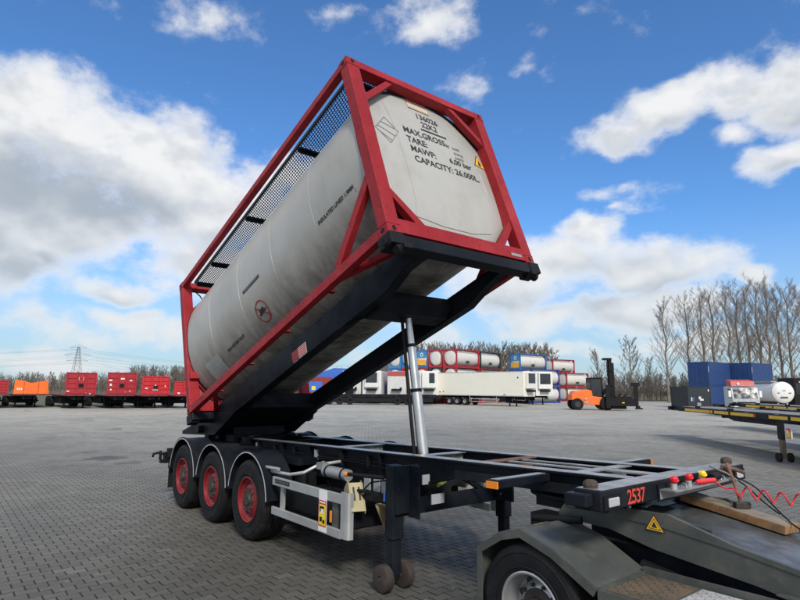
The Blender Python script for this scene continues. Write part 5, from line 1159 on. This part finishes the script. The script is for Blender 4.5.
skeletal(760, 23.5, 'second container chassis, its nose resting just right of the parked lorry cab', L=7, legs=False)
skeletal(733, 33, 'farthest container chassis, its nose just under the parked lorry cab', L=12, legs=True)

# ---- lorry cab with a red roof deflector
p = at(735, 46); TKH = heading(.28, -1)
tk = thing('lorry', 'small silver-white lorry cab with a red roof deflector, in front of the blue containers', 'lorry', (p.x, p.y, 0), heading(-.24, -1))
# local: +x towards us, y from 0 (left) to 2.2 (right)
b = MB(); b.prism([(-2.1, .8), (.0, .8), (.02, 1.45), (-.28, 2.35), (-2.1, 2.45)], 0, 1.95); cbn = part('cab', b, mat('silver_cab_paint', (.42, .46, .47), .4), tk, bevel=.05)
b = MB(); b.prism([(.032, 1.48), (-.245, 2.30), (-.235, 2.31), (.045, 1.49)], .12, 1.83); part('windscreen', b, glass, cbn)
b = MB(); b.prism([(-1.0, 1.5), (-.2, 1.5), (-.35, 2.2), (-1.0, 2.25)], 1.952, 1.96); b.prism([(-1.0, 1.5), (-.2, 1.5), (-.35, 2.2), (-1.0, 2.25)], -.01, -.002); part('side_window', b, glass, cbn)
b = MB(); b.box(.022, .05, .3, 1.65, .98, 1.22); part('grille', b, rubberpad, cbn); b = MB(); b.box(.022, .06, .1, 1.85, .62, .78); part('bumper', b, galv, cbn)
for y in (.1, 1.65): b = MB(); b.box(.022, .05, y, y+.22, .82, .95); part('headlight', b, white, cbn)
for y in (-.22, 1.98): b = MB(); b.box(-.25, -.1, y, y+.18, 1.6, 2.1); part('wing_mirror', b, whitepl, cbn)
b = MB(); b.prism([(-1.7, 2.46), (-.4, 2.46), (-.55, 2.85), (-1.7, 3.0)], .1, 1.8); part('roof_deflector', b, mat('brick_red_paint', (.45, .06, .04), .5), cbn); b = MB(); b.cyl((-.43, .6, 2.65), (-.38, .6, 2.65), .1); part('roof_lamp', b, white, cbn)
b = MB(); b.box(-6.5, -2.1, .5, 1.4, .6, .9); part('chassis', b, black, tk)
for x in (-1.0, -5.2):
    for y in (0, 1.6): b = MB(); b.cyl((x, y, .48), (x, y+.33, .48), .48, n=20); part('wheel', b, rubber, tk)
# ---- tanker seen from its rounded end, with a dark lorry beside it
p = at(786.5, 48); tn_ = thing('tanker_trailer', 'white tanker trailer seen from its round end, at the right edge', 'tanker', (p.x, p.y, 0), heading(.12, 1))
b = MB(); b.lathe([(.001, -.16), (.5, -.13), (.8, -.05), (.88, .05), (.88, 8.9), (.8, 9.0), (.001, 9.1)], c=(0, 0, 1.98), ax='x', n=40); tkb = part('tank', b, white, tn_, smooth=True)
b = MB(); b.lathe([(.885, .05), (.90, .08), (.885, .12)], c=(0, 0, 1.98), ax='x', n=40); part('rim_band', b, galv, tkb)
for y, z, w_, h_ in ((-.5, -.05, .14, .04), (.35, -.05, .2, .04), (-.3, -.45, .55, .1), (-.12, .15, .24, .03)): b = MB(); b.box(-.20, -.10, -y-w_, -y, 1.98+z, 1.98+z+h_); part('marking', b, darkbox, tkb)
b = MB(); b.box(.3, 8.8, -.5, .5, .8, 1.15); part('chassis', b, black, tn_)
b = MB(); b.box(.6, 8.0, .2, .6, 2.84, 2.95); part('catwalk', b, galv, tn_)
for y in (-.4, .3): b = MB(); b.box(.2, .34, y, y+.12, .1, 1.1); part('landing_leg', b, white, tn_)
for x in (5.2, 6.5, 7.8):
    for y in (-1.1, .75): b = MB(); b.cyl((x, y, .5), (x, y+.35, .5), .5, n=20); part('wheel', b, rubber, tn_)
p = at(797, 52); dl = thing('dark_lorry', 'black lorry standing behind the white round tanker end at the right edge', 'lorry', (p.x, p.y, 0), heading(.05, 1))
b = MB(); b.box(0, 2.3, -2.4, 0, .7, 3.3); cb2 = part('cab', b, rubberpad, dl, bevel=.1); b = MB(); b.box(-.02, -.003, -2.2, -.2, 1.8, 2.8); part('window', b, glass, cb2)
b = MB(); b.box(-.03, -.021, -2.0, -.5, 2.85, 3.0); part('chrome_strip', b, alu, cb2); b = MB(); b.box(2.3, 7.5, -1.6, -.8, .6, 1.0); part('chassis', b, black, dl)
for x in (1.0, 5.5, 6.8):
    for y in (-2.4, -.35): b = MB(); b.cyl((x, y, .5), (x, y+.35, .5), .5, n=20); part('wheel', b, rubber, dl)

# ---- lattice pylon with its wires
p = at(75.5, 400); PY = thing('power_pylon', 'tall grey lattice power pylon far beyond the red trailers', 'pylon', (p.x, p.y, 0), heading(1, .2))
Hp = zat(75, 346.5, 400); 
def wq(z): return 3.2*(1-z/Hp)**1.0+.55
for sx in (-1, 1):
    for sy in (-1, 1): b = MB(); b.tube([(sx*wq(z), sy*wq(z), z) for z in (0, Hp*.35, Hp*.65, Hp)], .16, 4); part('leg', b, galv, PY)
b = MB(); zz = [Hp*(1-.82**k)/(1-.82**12) for k in range(13)]
for z0, z1 in zip(zz[:-1], zz[1:]):
    a, c = wq(z0), wq(z1)
    for s_ in (-1, 1): b.bar((-a, s_*a, z0), (c, s_*c, z1), .12, .12); b.bar((a, s_*a, z0), (-c, s_*c, z1), .12, .12); b.bar((s_*a, -a, z0), (s_*c, c, z1), .12, .12)
part('lattice', b, galv, PY, kind='stuff')
arms = ((.66, 7.0), (.80, 8.6), (.97, 5.4))
for f_a, w_ in arms:
    b = MB(); z = Hp*f_a
    for s_ in (-1, 1): b.bar((0, 0, z+.3), (s_*w_, 0, z), .28, .28); b.bar((0, 0, z+2.0), (s_*w_, 0, z+.1), .2, .2)
    part('cross_arm', b, galv, PY)
e_p = Vector((math.cos(PY.rotation_euler.z), math.sin(PY.rotation_euler.z), 0))
wires = MB()
for f_a, w_ in arms:
    for s_ in (-1, 1):
        a_ = p+e_p*(s_*w_)+Vector((0, 0, Hp*f_a-1))
        for tgt in (pl(-60, 640), pl(-520, 330)):
            q = [a_.lerp(tgt+e_p*(s_*w_)+Vector((0, 0, Hp*f_a-1)), k/24)-Vector((0, 0, 4*7*(k/24)*(1-k/24))) for k in range(25)]; wires.tube(q, .045, 3)
tag(part('power_lines', wires, darkbox, None), 'sagging power lines running both ways from the lattice pylon', 'power lines')['kind'] = 'stuff'

# ------------------------------------------------------------------ bare trees
def tree_mesh(seed, H, spread, asc, nl, twigs, col_low=.28, tw=.022):
    rr = random.Random(seed); tr = MB(); cr_v = []; cr_f = []
    pts = [(0, 0, 0)]
    for k in range(1, 9): pts.append((rr.gauss(0, .012)*H*k/8, rr.gauss(0, .012)*H*k/8, H*.97*k/8))
    n = 7; r0 = H*.013
    for i, q in enumerate(pts):
        rad = r0*(1-i/len(pts))**.8+.02
        for k in range(n): t = 2*math.pi*k/n; tr.v.append((q[0]+rad*math.cos(t), q[1]+rad*math.sin(t), q[2]))
    for i in range(len(pts)-1):
        for k in range(n): tr.f.append((i*n+k, i*n+(k+1) % n, (i+1)*n+(k+1) % n, (i+1)*n+k))
    def stick(p, q, ra, rb):
        d = q-p; a = d.orthogonal().normalized(); b_ = d.cross(a).normalized(); o = len(cr_v)
        for c, r_ in ((p, ra), (q, rb)):
            for t in (0, 2.09, 4.19): cr_v.append(tuple(c+(a*math.cos(t)+b_*math.sin(t))*r_))
        for k in range(3): cr_f.append((o+k, o+(k+1) % 3, o+3+(k+1) % 3, o+3+k))
    def at_trunk(z):
        k = min(7, int(z/(H*.97)*8)); f_ = z/(H*.97)*8-k; a, b_ = Vector(pts[k]), Vector(pts[k+1]); return a.lerp(b_, f_)
    for i in range(nl):
        z = H*(col_low+(.96-col_low)*((i+rr.random())/nl)**.9); p_ = at_trunk(z); azm = rr.random()*6.283
        Lb = spread*H*(1-.62*(z/H-col_low)/(1-col_low))*rr.uniform(.6, 1.1)
        d = Vector((math.cos(azm), math.sin(azm), 0))*math.cos(asc)+Vector((0, 0, 1))*math.sin(asc); r_ = max(.02, .0036*H*(1-z/H)+.01)
        seg = 5; cur = p_.copy()
        for s_ in range(seg):
            d = (d+Vector((rr.gauss(0, .10), rr.gauss(0, .10), .10+rr.gauss(0, .07)))).normalized(); nx_ = cur+d*Lb/seg
            stick(cur, nx_, r_*(1-s_/seg)+.008, r_*(1-(s_+1)/seg)+.006)
            for q in range(2 if s_ else 1):
                az2 = rr.random()*6.283; d2 = (d*.9+Vector((math.cos(az2), math.sin(az2), .25))*.75).normalized(); c2 = cur.lerp(nx_, rr.random()); L2 = Lb*.42*rr.uniform(.5, 1)*(1-s_/seg*.45)
                for s2 in range(3):
                    d2 = (d2+Vector((rr.gauss(0, .12), rr.gauss(0, .12), .13))).normalized(); n2_ = c2+d2*L2/3; stick(c2, n2_, .016, .010)
                    for q3 in range(twigs):
                        az3 = rr.random()*6.283; d3 = (d2+Vector((math.cos(az3), math.sin(az3), .3))*.7).normalized(); m3 = c2.lerp(n2_, rr.random()); e3 = m3+d3*rr.uniform(.35, 1.0)*H*.035; stick(m3, e3, tw*.5, tw*.3)
                    c2 = n2_
            cur = nx_
    me1 = tr.mesh('trunk'); me1.materials.append(bark)
    me2 = bpy.data.meshes.new('crown'); me2.from_pydata(cr_v, [], cr_f); me2.materials.append(hedge_m)
    return me1, me2
TV = [tree_mesh(11+k, 20, .38, R(50), 40, 4, .20, .014) for k in range(4)]
BV = [tree_mesh(31, 9, .50, R(36), 26, 5, .15, .018), tree_mesh(32, 9, .48, R(42), 26, 5, .12, .018)]
def tree(px, D, top, label, var, vset, H0, group, cat='tree'):
    p = at(px, D); h = zat(px, top, D); s_ = h/H0*(.93 if H0 == 20 else 1)
    r = thing('bare_tree', label, cat, (p.x, p.y, 0), random.uniform(0, 6.28), group); r.scale = (s_, s_, s_)
    for nm, me_ in zip(('trunk', 'crown'), vset[var % len(vset)]): o = bpy.data.objects.new(nm, me_); COL.objects.link(o); o.parent = r
    return r
G1 = 'row of bare poplars behind the yard'
ordn = ['first', 'second', 'third', 'fourth', 'fifth', 'sixth', 'seventh', 'eighth', 'ninth', 'tenth', 'eleventh', 'twelfth']
pops = [(670, 100, 299), (693, 103, 293), (708, 99, 288), (718, 108, 287), (735, 101, 284), (744, 110, 288), (754, 102, 279), (766, 106, 276), (775, 100, 281), (786, 108, 286), (796, 102, 280), (812, 104, 282)]
for i, (px, D, tp_) in enumerate(pops): tree(px, D, tp_, f'tall bare poplar, {ordn[i]} from the left in the row behind the blue containers', i, TV, 20, G1)
tree(633, 120, 342, 'bare medium tree standing right of the forklift mast', 1, BV, 9, 'smaller bare trees at the yard edge')
tree(600, 125, 352, 'small bare tree seen just left of the forklift mast', 0, BV, 9, 'smaller bare trees at the yard edge')
tree(651, 118, 360, 'bushy bare tree left of the tall poplars', 1, BV, 9, 'smaller bare trees at the yard edge')
# woods: masses of bare trees that read as one
def wood_mass(name, label, spots, vset, H0, cat):
    """many far-off bare trees as one mesh, each a turned and scaled copy of the same branching"""
    cache = []
    for me1, me2 in vset:
        vv = []; quads = []; o_ = 0
        for me_ in (me1, me2):
            a = np.empty(len(me_.vertices)*3, dtype=np.float32); me_.vertices.foreach_get('co', a); a = a.reshape(-1, 3)
            q = np.array([p_.vertices[:] for p_ in me_.polygons if len(p_.vertices) == 4]); vv.append(a); quads.append(q+o_); o_ += len(a)
        cache.append((np.concatenate(vv), np.concatenate(quads)))
    V_ = []; Q_ = []; o_ = 0
    for px, D, tp_ in spots:
        p = at(px, D); s_ = zat(px, tp_, D)/H0; a, q = cache[random.randrange(len(cache))]; t = random.uniform(0, 6.28)
        M_ = np.array([[math.cos(t), math.sin(t), 0], [-math.sin(t), math.cos(t), 0], [0, 0, 1]])*s_
        V_.append(a@M_+np.array([p.x, p.y, 0])); Q_.append(q+o_); o_ += len(a)
    V_ = np.concatenate(V_).astype(np.float32); Q_ = np.concatenate(Q_).astype(np.int32)
    me = bpy.data.meshes.new(name); me.vertices.add(len(V_)); me.vertices.foreach_set('co', V_.ravel())
    me.loops.add(len(Q_)*4); me.loops.foreach_set('vertex_index', Q_.ravel()); me.polygons.add(len(Q_))
    me.polygons.foreach_set('loop_start', np.arange(0, len(Q_)*4, 4, dtype=np.int32)); me.update(calc_edges=True)
    me.materials.append(hedge_m); o = part(name, None, hedge_m, None, me=me); print(name, len(Q_)); return tag(o, label, cat, kind='stuff')
SV = [tree_mesh(51+k, 9, .46, R(45), 22, 3, .06, .034) for k in range(2)]
sp = [(x+random.uniform(-3, 3), random.uniform(112, 128), random.uniform(374, 386)) for x in range(588, 830, 1)]
wood_mass('thicket', 'brown bare thicket along the edge of the yard behind the forklift', sp, SV, 9, 'thicket')
sp = [(x+random.uniform(-3, 3), random.uniform(150, 190), 376+random.uniform(-3, 5) if x < 130 or x > 230 else 370+random.uniform(-3, 5)) for x in range(-40, 340, 1)]
sp += [(x+random.uniform(-3, 3), random.uniform(150, 175), random.uniform(380, 386)) for x in range(-40, 340, 2)]
wood_mass('distant_woods', 'long low line of bare woods beyond the red trailers', sp, SV, 9, 'woods')
sp = [(x+random.uniform(-2, 2), random.uniform(135, 150), random.uniform(346, 354)) for x in range(396, 556, 2)]
wood_mass('woods_behind_tanks', 'bare treetops showing above the stacked tank containers', sp, SV, 9, 'woods')
